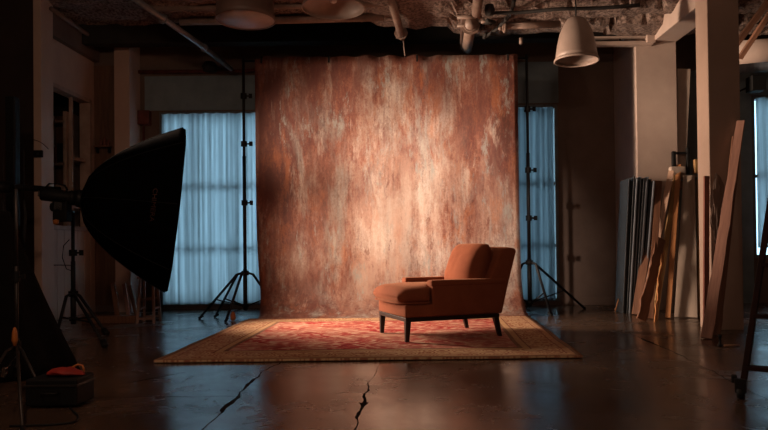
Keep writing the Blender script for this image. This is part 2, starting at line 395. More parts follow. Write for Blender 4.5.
# wall that faces the camera on the far left and the return wall with its opening
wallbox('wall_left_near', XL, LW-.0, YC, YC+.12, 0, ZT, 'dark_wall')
OY0, OY1 = 8.80, 9.92
OZ0, OZ1 = PZ(60, 227, OY0), PZ(53, 81, OY0)
bm = B(); t = .12
box(bm, LW-t, LW, YC+.12, OY0, 0, ZT); box(bm, LW-t, LW, OY1, 10.06, 0, ZT)
box(bm, LW-t, LW, OY0, OY1, OZ1, ZT)
for i in range(6):   # pale boarded dado under the opening
    y0 = OY0+(OY1-OY0)*i/6; y1 = OY0+(OY1-OY0)*(i+1)/6
    box(bm, LW-t, LW-.004, y0+.004, y1-.004, 0, OZ0)
box(bm, LW-t, LW-.016, OY0, OY1, 0, OZ0)
tag(obj('wall_left_far', bm, 'pale_wall', bev=.004), kind='structure')
wallbox('trim_1', LW, LW+.10, YC-.02, 8.72, 0, ZT, 'pale_wall', bev=.006)       # pilaster at the corner
win = empty('window_1', (LW, (OY0+OY1)/2, OZ0)); tag(win, kind='structure')
bm = B()
hy = (OY1-OY0)/2; hz = OZ1-OZ0
box(bm, -.13, .025, -hy, -hy+.06, 0, hz); box(bm, -.13, .025, hy-.06, hy, 0, hz)
box(bm, -.13, .025, -hy, hy, hz-.06, hz); box(bm, -.13, .04, -hy-.02, hy+.02, -.03, .03)
obj('window_frame', bm, 'trim', win, bev=.004)
bm = B(); box(bm, -.08, -.04, .10, .14, .03, hz-.06); box(bm, -.08, -.04, .14, hy-.06, 1.0, 1.05); box(bm, -.08, -.04, .14, hy-.06, .3, .33)
obj('mullion', bm, 'trim', win)
# recess end wall: brown panel, then the bright pilaster
PXA, PXB = PX(115, 9.9), PX(130.5, 9.9)
wallbox('wall_left_recess', LW-.12, PXA, 10.06, 10.16, 0, ZT, 'back_wall')
wallbox('trim_2', LW+.01, PXA-.02, 10.03, 10.059, 0.1, PZ(104, 66, 10.05), 'brown_panel')
wallbox('trim_3', PXA, PXB, 9.90, YB, 0, PZ(120, 38.5, 9.9), 'pale_wall', bev=.008)
wallbox('trim_15', LW, LW+.09, 8.73, 10.04, 3.80, 4.16, 'back_wall', bev=.01)
wallbox('trim_4', LW, PXB+.05, 9.86, YB, PZ(120, 38.5, 9.9)+.001, ZT, 'dark_beam')
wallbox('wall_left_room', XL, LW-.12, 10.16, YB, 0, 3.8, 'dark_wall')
# ceilings
NX, NY = 150, 44
def edgeY(X):
    if X < -3.25: return 9.65+.05*noise.noise(Vector((X*5, 0, 0)))
    e = 8.62
    if X > -.4: e = 8.75
    if X > .5: e = 9.12
    if X > 1.8: e = 9.05
    if X > 2.7: e = 9.25
    return e+.10*noise.noise(Vector((X*2.6, 0, 0)))+.09*noise.noise(Vector((X*9, 3, 0)))+.05*noise.noise(Vector((X*23, 8, 0)))
bm = B(); grid = []
for i in range(NX+1):
    X = XL+(XR-XL)*i/NX; row = []
    for j in range(NY+1):
        q = j/NY; Y = YF+(edgeY(X)-YF)*(q**.45)
        z = ZC+.030*noise.noise(Vector((X*6, Y*6, 0)))+.045*noise.noise(Vector((X*1.4, Y*2.2, 5)))
        if X > .4 and Y > 7.4:                                  # long gouges in the plaster on the right
            for yy, ww, dd in ((7.95, .07, .16), (8.55, .12, .22)):
                a = abs(Y-yy-.12*noise.noise(Vector((X*1.5, yy, 0))))/ww
                if a < 1: z += dd*(1-a*a)*min(1, (X-.4)*2)
        if X < -.5 and Y > 7.4:                                  # ribs on the left
            z += .05*(math.sin(Y*17) > .2)
        if X < -3.25: z += .34
        row.append(bm.verts.new((X, Y, z)))
    grid.append(row)
for i in range(NX):
    for j in range(NY): bm.faces.new((grid[i][j], grid[i][j+1], grid[i+1][j+1], grid[i+1][j]))
top = [bm.verts.new((r[-1].co.x, r[-1].co.y+.02, ZT)) for r in grid]
for i in range(NX): bm.faces.new((grid[i][-1], top[i], top[i+1], grid[i+1][-1]))
f0 = [bm.verts.new((r[0].co.x, YF, ZT)) for r in grid]
for i in range(NX): bm.faces.new((f0[i], f0[i+1], top[i+1], top[i]))
tag(obj('ceiling', bm, 'ceiling'), kind='structure')
wallbox('ceiling_high', XL-.2, XR+.2, YF-.2, YB+.3, ZT, ZT+.15, 'ceiling_dark')
wallbox('trim_5', XL, 3.7, 9.50, 9.62, 3.92, 4.35, 'dark_beam')
wallbox('trim_6', XL, 3.3, 9.80, 9.9, 3.98, 4.08, 'dark_beam')
# far pier, near column, beam between them
CY0 = 7.02; CX0 = PX(710, CY0, 200); CX1 = PX(742, CY0, 200); CD = .29
PY0 = 9.28; PX0, PX1, PX2 = PX(636, PY0+.04, 150), PX(648, PY0, 150), PX(678, PY0, 150)
bm = B(); box(bm, PX0, PX2, PY0, YB, 0, ZT)
tag(obj('wall_pier', bm, 'pier', bev=.01), kind='structure')
wallbox('trim_7', CX0, CX1, CY0, CY0+CD, 0, ZT, 'column', bev=.008)
zb0, zb1 = PZ(652, 41.5, PY0), PZ(697, 7, CY0+CD)
xa, xb = PX(653, PY0, 41), PX(677, PY0, 37)
bm = B()
loft(bm, [[(xa, PY0+.02, zb0), (xb, PY0+.02, zb0), (xb, PY0+.02, 4.5), (xa, PY0+.02, 4.5)], [(CX0+.01, CY0+CD, zb1), (CX1-.01, CY0+CD, zb1), (CX1-.01, CY0+CD, 4.5), (CX0+.01, CY0+CD, 4.5)]])
tag(obj('trim_8', bm, 'pier', bev=.01), kind='structure')
wallbox('trim_9', CX0+.01, CX1-.01, 3.0, CY0, 3.66, 4.5, 'pier')
wallbox('baseboard_back', 2.5, PX0-.01, YB-.03, YB, 0, .12, 'back_wall')

wallbox('trim_11', PX(146, YB), W1['x1'], YB-.012, YB, W1['z1']+.02, PZ(200, 76, YB), 'teal_panel')
wallbox('trim_12', W2['x0'], W2['x1']+.02, YB-.012, YB, W2['z1']+.02, PZ(540, 62, YB), 'teal_panel')
wallbox('trim_13', CX1+.3, W3['x0']-.0, YB-.012, YB, 0, PZ(760, 70, YB), 'teal_panel')
wallbox('trim_14', W3['x0'], XR, YB-.012, YB, W3['z1']+.01, PZ(760, 70, YB), 'teal_panel')
# windows with mullions, glass; curtains hang in front
def window(name, w, nx, zs):
    r = empty(name, ((w['x0']+w['x1'])/2, YB, w['z0'])); tag(r, kind='structure')
    hx = (w['x1']-w['x0'])/2; hh = w['z1']-w['z0']; bm = B(); f = .05
    box(bm, -hx, -hx+f, -.01, .12, 0, hh); box(bm, hx-f, hx, -.01, .12, 0, hh); box(bm, -hx+f, hx-f, -.01, .12, 0, f); box(bm, -hx+f, hx-f, -.01, .12, hh-f, hh)
    obj('window_frame', bm, 'window_frame', r)
    bm = B()
    for i in range(1, nx):
        xx = -hx+2*hx*i/nx; box(bm, xx-.012, xx+.012, .03, .09, f, hh-f)
    for z in zs: box(bm, -hx+f, hx-f, .02, .09, z-w['z0']-.022, z-w['z0']+.022)
    obj('mullion', bm, 'window_frame', r)
    bm = B(); box(bm, -hx+f, hx-f, .04, .048, f, hh-f); obj('pane', bm, 'glass', r)
    return r
window('window_2', W1, 3, (.93, 1.9)); window('window_3', W2, 3, (.93, 1.9)); window('window_4', W3, 3, (1.98,))
def curtain(name, x0, x1, z0, z1, m, label, y=YB-.05, amp=.028):
    bm = B(); n = int((x1-x0)*70); rows = []
    for j in range(13):
        q = j/12; z = z0+(z1-z0)*q; row = []
        for i in range(n+1):
            xx = x0+(x1-x0)*i/n
            yy = amp*(math.sin(xx*34+2.5*noise.noise(Vector((xx*1.3, 2, 0))))*(.7+.3*q)+.5*noise.noise(Vector((xx*9, q*1.2, 4))))
            row.append(bm.verts.new((xx-(x0+x1)/2+.01*noise.noise(Vector((xx*3, q*2, 9))), yy, z-z1)))
        rows.append(row)
    for a, b in zip(rows, rows[1:]):
        for i in range(n): bm.faces.new((a[i], a[i+1], b[i+1], b[i]))
    o = obj(name, bm, m, None, True, loc=((x0+x1)/2, y, z1)); tag(o, label, 'curtain')
    md = o.modifiers.new('thick', 'SOLIDIFY'); md.thickness = .0015
    return o
curtain('curtain', W1['x0']+.05, W1['x1']-.01, .08, W1['z1']-.04, 'curtain', 'pleated sheer curtain glowing pale blue over the window left of the canvas')
curtain('curtain', W2['x0']+.0, W2['x1']-.075, .08, W2['z1']-.06, 'curtain_dim', 'dense dim blue curtain over the window right of the canvas')
curtain('curtain', W3['x0']+.055, W3['x1']-.0, .86, W3['z1']-.03, 'curtain', 'bright pale curtain over the far window right of the near column')

# ------------------------------------------------------------------ backdrop, rug
bd = empty('backdrop', (0, 8.85, 0), 'hand-painted rust and grey canvas backdrop hanging between two stands', 'backdrop')
prof = [(8.85, 3.50-i*.12) for i in range(25)]
prof += [(8.85-.45*(1-math.cos(a)), .50-.48*math.sin(a)) for a in [PI/2*k/12 for k in range(1, 13)]]
prof += [(8.30, .006), (8.18, .0035)]
bm = B(); NXX = 60; rows = []
XA, XB_, XC, XD = PX(254.5, 8.85, 59), PX(256.5, 8.85, 250), PX(517.5, 8.85, 53), PX(519.5, 8.85, 250)
ptl, ptr = P(254.5, 59, 8.85), P(517.5, 53, 8.85)
for k, (y, z) in enumerate(prof):
    q = max(0, 1-z/3.5); row = []
    xl = XA+(XB_-XA)*q+.10*q**6; xr = XC+(XD-XC)*q+.045*q**6
    for i in range(NXX+1):
        u = i/NXX; xx = xl+(xr-xl)*u
        dy = .012*noise.noise(Vector((xx*1.6, z*.4, 3)))+.006*math.sin(xx*7+z)
        dz = (.016*math.sin(xx*19)*.6+.02*noise.noise(Vector((xx*6, 0, 0)))) if k == 0 else 0
        row.append(bm.verts.new((xx, y-8.85+dy*min(1, z*3), max(z+dz, .0035))))
    rows.append(row)
for a, b in zip(rows, rows[1:]):
    for i in range(NXX): bm.faces.new((a[i], a[i+1], b[i+1], b[i]))
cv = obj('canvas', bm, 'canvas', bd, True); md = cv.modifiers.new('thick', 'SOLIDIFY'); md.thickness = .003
bm = B(); tube(bm, [(XA, .05, 3.45), (XC, .05, 3.45)], .016, 8); obj('hem_pole', bm, 'black_metal', bd, True)

ra, rb, rc, rd = G(153.5, 363.5), G(583, 358.5), G(527.5, 316.5), G(249, 320.5)
rcx = (ra+rb+rc+rd)/4; dirx = ((rb+rc)/2-(ra+rd)/2); ang = math.atan2(dirx.y, dirx.x)
bm = B(); n1, n2 = 70, 66; g1 = []; g2 = []
inv = Matrix.Rotation(-ang, 4, 'Z') @ Matrix.Translation(-rcx)
corn = [inv @ v for v in (ra, rb, rc, rd)]
#print('RUG corners local', corn, 'centre', rcx, math.degrees(ang))
def rug_pt(u, v):
    x = -RW/2+RW*u; y = -RL/2+RL*v
    p = corn[0].lerp(corn[1], u).lerp(corn[3].lerp(corn[2], u), v)
    return p.x+.012*noise.noise(Vector((v*5, 1, 0)))*abs(2*u-1), p.y+.014*noise.noise(Vector((u*6, 4, 0)))*abs(2*v-1)
for i in range(n1+1):
    r1 = []; r2 = []
    for j in range(n2+1):
        x, y = rug_pt(i/n1, j/n2)
        wv = .004*max(0, noise.noise(Vector((x*2, y*2, 0))))
        r1.append(bm.verts.new((x, y, .025+wv))); r2.append(bm.verts.new((x, y, .007)) if i in (0, n1) or j in (0, n2) else None)
    g1.append(r1); g2.append(r2)
for i in range(n1):
    for j in range(n2): bm.faces.new((g1[i][j], g1[i+1][j], g1[i+1][j+1], g1[i][j+1]))
for i in range(n1):
    bm.faces.new((g2[i][0], g2[i+1][0], g1[i+1][0], g1[i][0])); bm.faces.new((g1[i][n2], g1[i+1][n2], g2[i+1][n2], g2[i][n2]))
for j in range(n2):
    bm.faces.new((g1[0][j], g1[0][j+1], g2[0][j+1], g2[0][j])); bm.faces.new((g2[n1][j], g2[n1][j+1], g1[n1][j+1], g1[n1][j]))
uvl = bm.loops.layers.uv.new('UVMap')
lut = {}
for i in range(n1+1):
    for j in range(n2+1):
        lut[g1[i][j]] = (-RW/2+RW*i/n1, -RL/2+RL*j/n2)
        if g2[i][j]: lut[g2[i][j]] = lut[g1[i][j]]
for f_ in bm.faces:
    for l_ in f_.loops: l_[uvl].uv = lut[l_.vert]
rug = obj('rug', bm, 'rug', None, True, loc=(rcx.x, rcx.y, 0), rot=(0, 0, ang))
tag(rug, 'red patterned woven rug with ochre borders lying under the armchair', 'rug')

# ------------------------------------------------------------------ armchair
fl = [G(*q, .026) for q in ((378.5, 332.5), (405.5, 343.3), (496.5, 338), (464, 327))]
CHC = (fl[0]+fl[1]+fl[2]+fl[3])/4
dv = ((fl[0]+fl[1])-(fl[2]+fl[3])).normalized(); CHA = math.atan2(dv.y, dv.x)
#print('CHAIR', fl, CHC, math.degrees(CHA), (fl[0]-fl[1]).length, (fl[1]-fl[2]).length)
CH = empty('armchair', (CHC.x+.015, CHC.y, .030), 'rust orange upholstered armchair on dark tapered wooden legs', 'armchair', CHA); CH.scale = (.985, .985, .955)
def rounded_slab(bm, pts_fn, n=8): pass
def superloft(xs, cfn, expo=3.2, n=36):
    """sections across x; cfn(x) gives (centre y, centre z, half width, half height)"""
    secs = []
    for x in xs:
        cy, cz, hw, hh, px = cfn(x); s = []
        for k in range(n):
            a = 2*PI*k/n; c, sn = math.cos(a), math.sin(a)
            s.append((px, cy+hw*math.copysign(abs(c)**(2/expo), c), cz+hh*math.copysign(abs(sn)**(2/expo), sn)))
        secs.append(s)
    return loft(B(), secs)
# wooden rail and legs
bm = B()
box(bm, .46, .50, -.41, .41, .195, .235); box(bm, -.50, -.46, -.41, .41, .195, .235)
box(bm, -.46, .46, -.41, -.37, .195, .235); box(bm, -.46, .46, .37, .41, .195, .235)
obj('base_rail', bm, 'wood_dark', CH, bev=.004)
def leg(x, y, dx, dy):
    s = []
    for z, hw in ((0, .019), (.03, .020), (.235, .029)):
        q = 1-z/.235
        cx, cy = x+dx*q, y+dy*q
        s.append([(cx-hw, cy-hw, z), (cx+hw, cy-hw, z), (cx+hw, cy+hw, z), (cx-hw, cy+hw, z)])
    obj('leg', loft(B(), s), 'wood_dark', CH, bev=.004)
leg(.47, .38, .01, .0); leg(.47, -.38, .01, -.0); leg(-.46, .38, -.055, 0); leg(-.46, -.38, -.055, 0)
# upholstered deck
bm = B(); box(bm, -.47, .505, -.415, .415, .235, .365); obj('seat_base', bm, 'fabric', CH, True, bev=.022, bseg=4)
# arms: a slab that meets the raked back
for s in (1, -1):
    bm = B(); y0, y1 = (s*.30, s*.42)
    y0, y1 = min(y0, y1), max(y0, y1)
    poly = [(.225, .30), (.225, .575), (-.58, .575), (-.52, .24), (.2, .24)]
    loft(bm, [[(x, y0, z) for x, z in poly], [(x, y1, z) for x, z in poly]])
    a = obj('arm', bm, 'fabric', CH, True, bev=.018, bseg=4)
    bm = B(); box(bm, -.575, .238, s*.36-.066, s*.36+.066, .535, .598); obj('arm_cap', bm, 'fabric', a, True, bev=.02, bseg=4)
# raked back
bm = B()
pr = [(-.37, .30), (-.40, .60), (-.535, .90), (-.57, .922), (-.64, .925), (-.695, .912), (-.70, .885), (-.60, .52), (-.53, .236), (-.40, .236)]
secs = []
for k in range(9):
    y = -.415+.83*k/8; w = 1 if abs(y) < .4 else .99
    secs.append([(x, y*.995, z-(.012*(abs(y)/.415)**4 if z > .85 else 0)) for x, z in pr])
obj('back_frame', loft(bm, secs), 'fabric', CH, True, bev=.016, bseg=3)
# T-shaped seat cushion
def tc(x):
    # x runs -.30 .. .57
    e = min((x+.30)/.05, (.575-x)/.10, 1); e = max(e, .0)
    r = math.sqrt(max(0, 1-(1-e)**2))
    w = .29 if x < .225 else .29+(.425-.29)*min(1, (x-.225)/.03)
    if x > .49: w -= .05*((x-.49)/.085)**2
    hh = .014+.078*r; crown = .012*math.sin(PI*min(1, max(0, (x+.3)/.87)))
    return (0, .442+crown, w, hh+crown, x)
xs = [-.30, -.29, -.27, -.25, -.2, -.1, 0, .1, .18, .22, .235, .25, .26, .3, .36, .42, .47, .50, .525, .545, .56, .57, .575]
sc_ = obj('seat_cushion', superloft(xs, tc, 3.6, 48), 'fabric', CH, True)
def rim_path(z, off=0):
    pts = []
    for x in xs[10:]:
        _, cz, w, hh, _ = tc(x); pts.append((x, w*(1 if x < .56 else .9)+.0, z))
    r = [(a, -b, c) for a, b, c in pts]
    return pts+r[::-1]
bm = B(); pts = [(.25, .41, .385)]+[(x, y, .378) for x, y in ((.30, .425), (.42, .424), (.50, .415), (.545, .385), (.568, .33), (.572, .2), (.574, 0), (.572, -.2), (.568, -.33), (.545, -.385), (.50, -.415), (.42, -.424), (.30, -.425))]
tube(bm, pts, .007, 8); obj('piping', bm, 'fabric', sc_, True)
# plump loose back cushion
bm = B(); NU, NV = 26, 26; hwid, hhei = .325, .25
def pillow_pt(u, v, side):
    x = hwid*u; z = hhei*v
    f = max(0, (1-abs(u)**3.2))**.45*max(0, (1-abs(v)**3.2))**.45
    th = .012+.155*f*(1+.12*(-v))
    cx = 1-.05*abs(v)**3; cz = 1-.06*abs(u)**2*0-.03*(1-abs(u)**2)*0
    crease = .006*noise.noise(Vector((u*4, v*4, side*3)))
    return (x*(1-.035*(1-abs(u))*0)*(1-.03*(1-abs(abs(v)))), th*side+crease, z*(1+.04*(1-u*u)*(v > 0)))
for side in (1, -1):
    vs = [[bm.verts.new(pillow_pt(2*i/NU-1, 2*j/NV-1, side)) for j in range(NV+1)] for i in range(NU+1)]
    for i in range(NU):
        for j in range(NV): bm.faces.new((vs[i][j], vs[i+1][j], vs[i+1][j+1], vs[i][j+1]))
    if side == 1: va = vs
    else: vb = vs
for i in range(NU):
    bm.faces.new((va[i][0], va[i+1][0], vb[i+1][0], vb[i][0])); bm.faces.new((va[i][NV], va[i+1][NV], vb[i+1][NV], vb[i][NV]))
for j in range(NV):
    bm.faces.new((va[0][j], va[0][j+1], vb[0][j+1], vb[0][j])); bm.faces.new((va[NU][j], va[NU][j+1], vb[NU][j+1], vb[NU][j]))
# local axes of the pillow: x -> width (chair y), y -> thickness (chair x), z -> up, leaning back
bc = obj('back_cushion', bm, 'fabric', CH, True)
bc.rotation_euler = Euler((0, 0, 0)); bc.matrix_local = Matrix.Translation((-.355, 0, .71)) @ Matrix.Rotation(math.radians(-16), 4, 'Y') @ Matrix.Rotation(-PI/2, 4, 'Z')
bc['label'] = 'plump loose back cushion'

# ------------------------------------------------------------------ stands
def stand(name, base, height, legs, hub_z, label, cat='light stand', joints=(), cross=None, r=.015, braces=True, m='black_metal', foot=.028, head=None):
    t = empty(name, (base[0], base[1], 0), label, cat)
    bm = B(); tube(bm, [(0, 0, .10), (0, 0, hub_z+.05)], r*1.35, 12); tube(bm, [(0, 0, hub_z), (0, 0, height*.62)], r*1.1, 12); tube(bm, [(0, 0, height*.6), (0, 0, height)], r*.85, 12)
    obj('pole', bm, m, t, True)
    bm = B(); tube(bm, [(0, 0, hub_z-.03), (0, 0, hub_z+.03)], r*2.3, 12); obj('collar', bm, 'black_plastic', t, True)
    bm = B(); tube(bm, [(0, 0, .14), (0, 0, .18)], r*2.0, 12); obj('collar', bm, 'black_plastic', t, True)
    for z in joints:
        bm = B(); tube(bm, [(0, 0, z-.035), (0, 0, z+.035)], r*1.9, 12); tube(bm, [(0, 0, z), (r*4.5, 0, z)], r*.5, 8); box(bm, r*3.2, r*5.2, -r*.4, r*.4, z-r*1.4, z+r*1.4)
        obj('clamp_knob', bm, 'black_plastic', t)
    for (dx, dy) in legs:
        L = math.hypot(dx, dy); bm = B()
        d = Vector((dx, dy, 0))/L
        a = d*(r*2)+Vector((0, 0, hub_z)); b = Vector((dx, dy, foot*.6))
        kn = d*(.11)+Vector((0, 0, hub_z-.02))
        tube(bm, [a, kn, b], [r*.75, r*.8, r*.75], 8)
        lg = obj('leg', bm, m, t, True)
        bm = B(); tube(bm, [b-d*.04+Vector((0, 0, .03)), b, b+d*.02-Vector((0, 0, foot*.2))], foot*.62, 10); obj('foot', bm, 'black_plastic', lg, True)
        if braces:
            bm = B(); mid = a.lerp(b, .6); tube(bm, [d*r*1.8+Vector((0, 0, .16)), mid], r*.45, 6); obj('brace', bm, m, t, True)
    return t
# left backdrop stand
xs_ = P(244.5, 200, 8.93); SBX, SBY = xs_.x, 8.93
def rel(px, py, bx, by): g = G(px, py); return (g.x-bx, g.y-by)
stand('backdrop_stand', (SBX, SBY), 3.52, [rel(200, 319, SBX, SBY), rel(215.5, 317.5, SBX, SBY), rel(226, 322, SBX, SBY), (.42, .28)], .60,
      'tall black tripod stand holding the left end of the canvas', 'backdrop stand', (2.35, 1.55, 3.0), r=.022)
g = G(232, 322)
p2 = P(528.5, 200, 8.93); SRX, SRY = p2.x, 8.93
stand('backdrop_stand', (SRX, SRY), 3.52, [rel(584, 309, SRX, SRY), rel(551, 316, SRX, SRY), (-.35, .35)], .70,
      'tall black tripod stand holding the right end of the canvas', 'backdrop stand', (2.78, 1.95, 1.3), r=.022)
bm = B(); tube(bm, [(SBX-.02, 8.93, 3.475), (SRX+.02, 8.93, 3.475)], .016, 10)
tag(obj('crossbar', bm, 'black_metal', None, True), 'thin black crossbar carrying the top of the canvas', 'crossbar')
# peach highlight on the left stand's clamp, built as a small orange solid
gp = G(233, 321); bm = B(); lathe(bm, [(0, 0), (.03, .01), (.035, .05), (.03, .09), (.012, .12), (0, .125)], 14)
o = obj('piece', bm, 'orange_plastic', None, True, loc=(gp.x, gp.y, 0)); tag(o, 'small orange-brown bottle on the floor by the left canvas stand', 'piece')
bm = B(); 
for i, u in enumerate((.02, .28, .62, .97)):
    x = XA+.03+u*(XC-XA-.06)
    c = empty('spring_clamp', (x, 8.83, 3.44), ('black clamp at the %s of the canvas top edge' % ('far left', 'left third', 'right third', 'far right')[i]), 'clamp')
    bm = B(); box(bm, -.012, .012, -.022, -.012, -.03, .05); box(bm, -.012, .012, .085, .095, -.03, .05); box(bm, -.012, .012, -.022, .095, .05, .062); obj('jaw', bm, 'black_plastic', c, bev=.002)

# ------------------------------------------------------------------ octagonal softbox and its stand
SY = 6.62
stand_p = G(73.5, 333); SX, SYY = stand_p.x, stand_p.y
Cc = P(174, 209.5, 7.48)                     # middle of the rim
axis = Vector((.93, .37, -.112)).normalized()
RO = .94; DEP = .95
hubp = Cc-axis*DEP
side = axis.cross(Vector((0, 0, 1))).normalized(); upv = side.cross(axis).normalized()
SM = Matrix((side, upv, axis)).transposed().to_4x4(); SM.translation = hubp
sb = bpy.data.objects.new('softbox', None); COL.objects.link(sb); sb.matrix_world = SM
tag(sb, 'large black octagonal softbox turned towards the canvas at the left', 'softbox')
def octr(a):      # radius factor of an octagon with gently rounded edges, one corner straight up
    k = (a-PI/2) % (PI/4); return math.cos(PI/8)/math.cos(k-PI/8)*.85+.15
bm = B(); secs = []; NA = 64
for i in range(19):
    s = i/18; rr = .07+(RO-.07)*(s**.55)
    if i == 0: rr = .07
    f = min(1, s*2.2)
    secs.append([(rr*math.cos(2*PI*k/NA)*(1+(octr(2*PI*k/NA)-1)*f), rr*math.sin(2*PI*k/NA)*(1+(octr(2*PI*k/NA)-1)*f), s*DEP) for k in range(NA)])
secs.append([(p[0]*.985, p[1]*.985, DEP+.03) for p in secs[-1]])
loft(bm, secs, cap=False)
o = obj('shell', bm, 'softbox_fabric', sb, True)
md = o.modifiers.new('thick', 'SOLIDIFY'); md.thickness = .004; md.offset = -1
bm = B(); vs = [bm.verts.new((p[0]*.975, p[1]*.975, DEP-.03)) for p in secs[-2]]; bm.faces.new(vs)
vs2 = [bm.verts.new((p[0]*.975, p[1]*.975, DEP-.034)) for p in secs[-2]]; bm.faces.new(vs2[::-1])
for k in range(NA): bm.faces.new((vs[k], vs[(k+1) % NA], vs2[(k+1) % NA], vs2[k]))
obj('diffuser', bm, 'foam', sb)
for k in range(8):
    a = PI/2+k*PI/4; bm = B(); pts = []
    for i in range(19):
        s = i/18; rr = (.07+(RO-.07)*(s**.55))+.004; pts.append((rr*math.cos(a), rr*math.sin(a), s*DEP))
    tube(bm, pts, .005, 6); obj('rib', bm, 'black_plastic', sb, True)
bm = B(); lathe(bm, [(.0, -.05), (.085, -.05), (.095, -.03), (.095, .02), (.07, .03), (0, .03)], 32); obj('speed_ring', bm, 'black_metal', sb, True)
# lettering on the shell panel that faces the camera
txt = bpy.data.curves.new('lettering', 'FONT'); txt.body = 'CHIMERA'; txt.size = .085; txt.extrude = .001; txt.align_x = 'CENTER'; txt.align_y = 'CENTER'
to = bpy.data.objects.new('tmp', txt); COL.objects.link(to)
bpy.context.view_layer.update()
me = bpy.data.meshes.new_from_object(to.evaluated_get(bpy.context.evaluated_depsgraph_get())); bpy.data.objects.remove(to)
me.materials.clear(); me.materials.append(M['print'])
# project every letter vertex on to the shell along the line of sight of the panel
tgt = P(153.5, 206, 6.8); inv = SM.inverted()
lp = inv @ tgt
best = None
def shell_pt(s, a):
    rr = (.07+(RO-.07)*(s**.55)); f = min(1, s*2.2); q = rr*(1+(octr(a)-1)*f)
    return Vector((q*math.cos(a), q*math.sin(a), s*DEP))
d0 = ray(153.5, 206)
for si in range(30, 100):
    for ai in range(0, 360, 2):
        p = SM @ shell_pt(si/100, math.radians(ai))
        v = p-Vector((0, 0, H)); q = v-d0*(v.dot(d0)/d0.dot(d0)); e = q.length+.15*v.length
        if best is None or e < best[0]: best = (e, si/100, math.radians(ai))
s0, a0 = best[1], best[2]
pc = shell_pt(s0, a0); ds = (shell_pt(s0+.02, a0)-pc).normalized(); da = (shell_pt(s0, a0+.03)-pc).normalized()
nn = ds.cross(da).normalized()
if nn.dot(pc-Vector((0, 0, pc.z))) < 0: nn = -nn
rr0 = Vector((pc.x, pc.y)).length
for v in me.vertices:
    u, w, h = v.co
    # text runs around the shell (vertical in view), letters stand along the axis
    a = a0-u/rr0
    s = s0+w/ (DEP*1.35)
    p = shell_pt(s, a); v.co = p+nn*(.004+h)
lt = bpy.data.objects.new('lettering', me); COL.objects.link(lt); lt.parent = sb; lt['label'] = 'dull orange CHIMERA lettering'

# strobe head behind it
st = bpy.data.objects.new('strobe_head', None); COL.objects.link(st); st.matrix_world = SM @ Matrix.Translation((0, 0, -.05))
tag(st, 'black studio flash head fixed behind the octagonal softbox', 'flash head')
bm = B(); lathe(bm, [(0, -.34), (.055, -.34), (.068, -.325), (.070, -.10), (.062, -.08), (.080, -.05), (.080, -.002), (0, -.002)], 28); obj('housing', bm, 'black_plastic', st, True)
bm = B(); box(bm, -.05, .05, -.03, .03, -.358, -.342); obj('control_panel', bm, 'grey_metal', st, bev=.003)
bm = B(); tube(bm, [(0, .07, -.30), (0, .12, -.27), (0, .13, -.18), (0, .12, -.12), (0, .07, -.09)], .011, 8); obj('handle', bm, 'black_plastic', st, True)
bm = B(); box(bm, -.025, .025, -.15, -.06, -.20, -.12); tube(bm, [(-.05, -.12, -.16), (.05, -.12, -.16)], .018, 10); obj('tilt_bracket', bm, 'black_metal', st, bev=.003)
hp = SM @ Vector((0, -.15, -.21))
lst = stand('light_stand', (SX, SYY), 1.30, [rel(104.5, 348, SX, SYY), rel(106, 335.5, SX, SYY), rel(57, 336, SX, SYY)], .44,
      'black tripod light stand under the octagonal softbox', 'light stand', (.9,), r=.022, foot=.05)
bm = B(); tube(bm, [(0, 0, 1.28), (0, 0, 1.36), Vector((hp.x-SX, hp.y-SYY, hp.z))], .02, 10); obj('spigot', bm, 'black_metal', lst, True)
bm = B(); tube(bm, [(-.03, -.02, 1.05), (-.09, -.03, .98), (-.10, -.04, .85), (-.06, -.03, .72), (-.02, 0, .70)], .005, 6); tube(bm, [(0, 0, .76), (-.14, -.03, .765), (-.20, -.03, .765)], .005, 6)
obj('cable', bm, 'black_plastic', lst, True)
# boom arm running out of frame to the left
b0, b1 = P(-60, 186, 6.3), P(60, 190, 7.15)
bm = B(); tube(bm, [b0, P(20, 187.6, 6.86), b1], .034, 12); tube(bm, [P(-10, 187, 6.65), P(12, 187.4, 6.81)], .06, 12)
bo = obj('boom_arm', bm, 'black_metal', None, True); tag(bo, 'thick black horizontal boom arm reaching from the left edge to the softbox', 'boom arm')
bm = B(); c = P(60, 205, 7.1); m_ = Matrix.Translation(c); 
box(bm, -.05, .10, -.06, .06, -.18, .10, m_); tube(bm, [c+Vector((-.09, 0, -.02)), c+Vector((.03, 0, -.02))], .05, 12)
obj('boom_clamp', bm, 'black_plastic', bo, bev=.008)
bm = B(); c = P(56, 222, 7.0); lathe(bm, [(0, -.03), (.025, -.02), (.03, .02), (0, .03)], 12, origin=c); kb = obj('knob', bm, 'orange_plastic', bo, True); kb['label'] = 'orange knob'

# ------------------------------------------------------------------ dark kit at the left edge
# black cloth heap over a rack
hc = Vector((PX(-22, 5.0), 5.0, 0)); bm = B(); secs = []
for i in range(15):
    q = i/14; z = 1.22*(1-(1-q)**1.15) if i else 0
    r = .22+.46*(1-q)**1.25
    secs.append([(r*math.cos(2*PI*k/48)*(1+.07*math.sin(k*1.3*1.0+2*q)*(1-q*.6)+.05*noise.noise(Vector((k*.35, q*2, 0)))), r*.8*math.sin(2*PI*k/48)*(1+.07*math.sin(k*2*PI/48*9)), z) for k in range(48)])
loft(bm, secs); o = obj('draped_cloth', bm, 'black_cloth', None, True, loc=hc); tag(o, 'black cloth draped in a tall heap at the left edge', 'cloth')
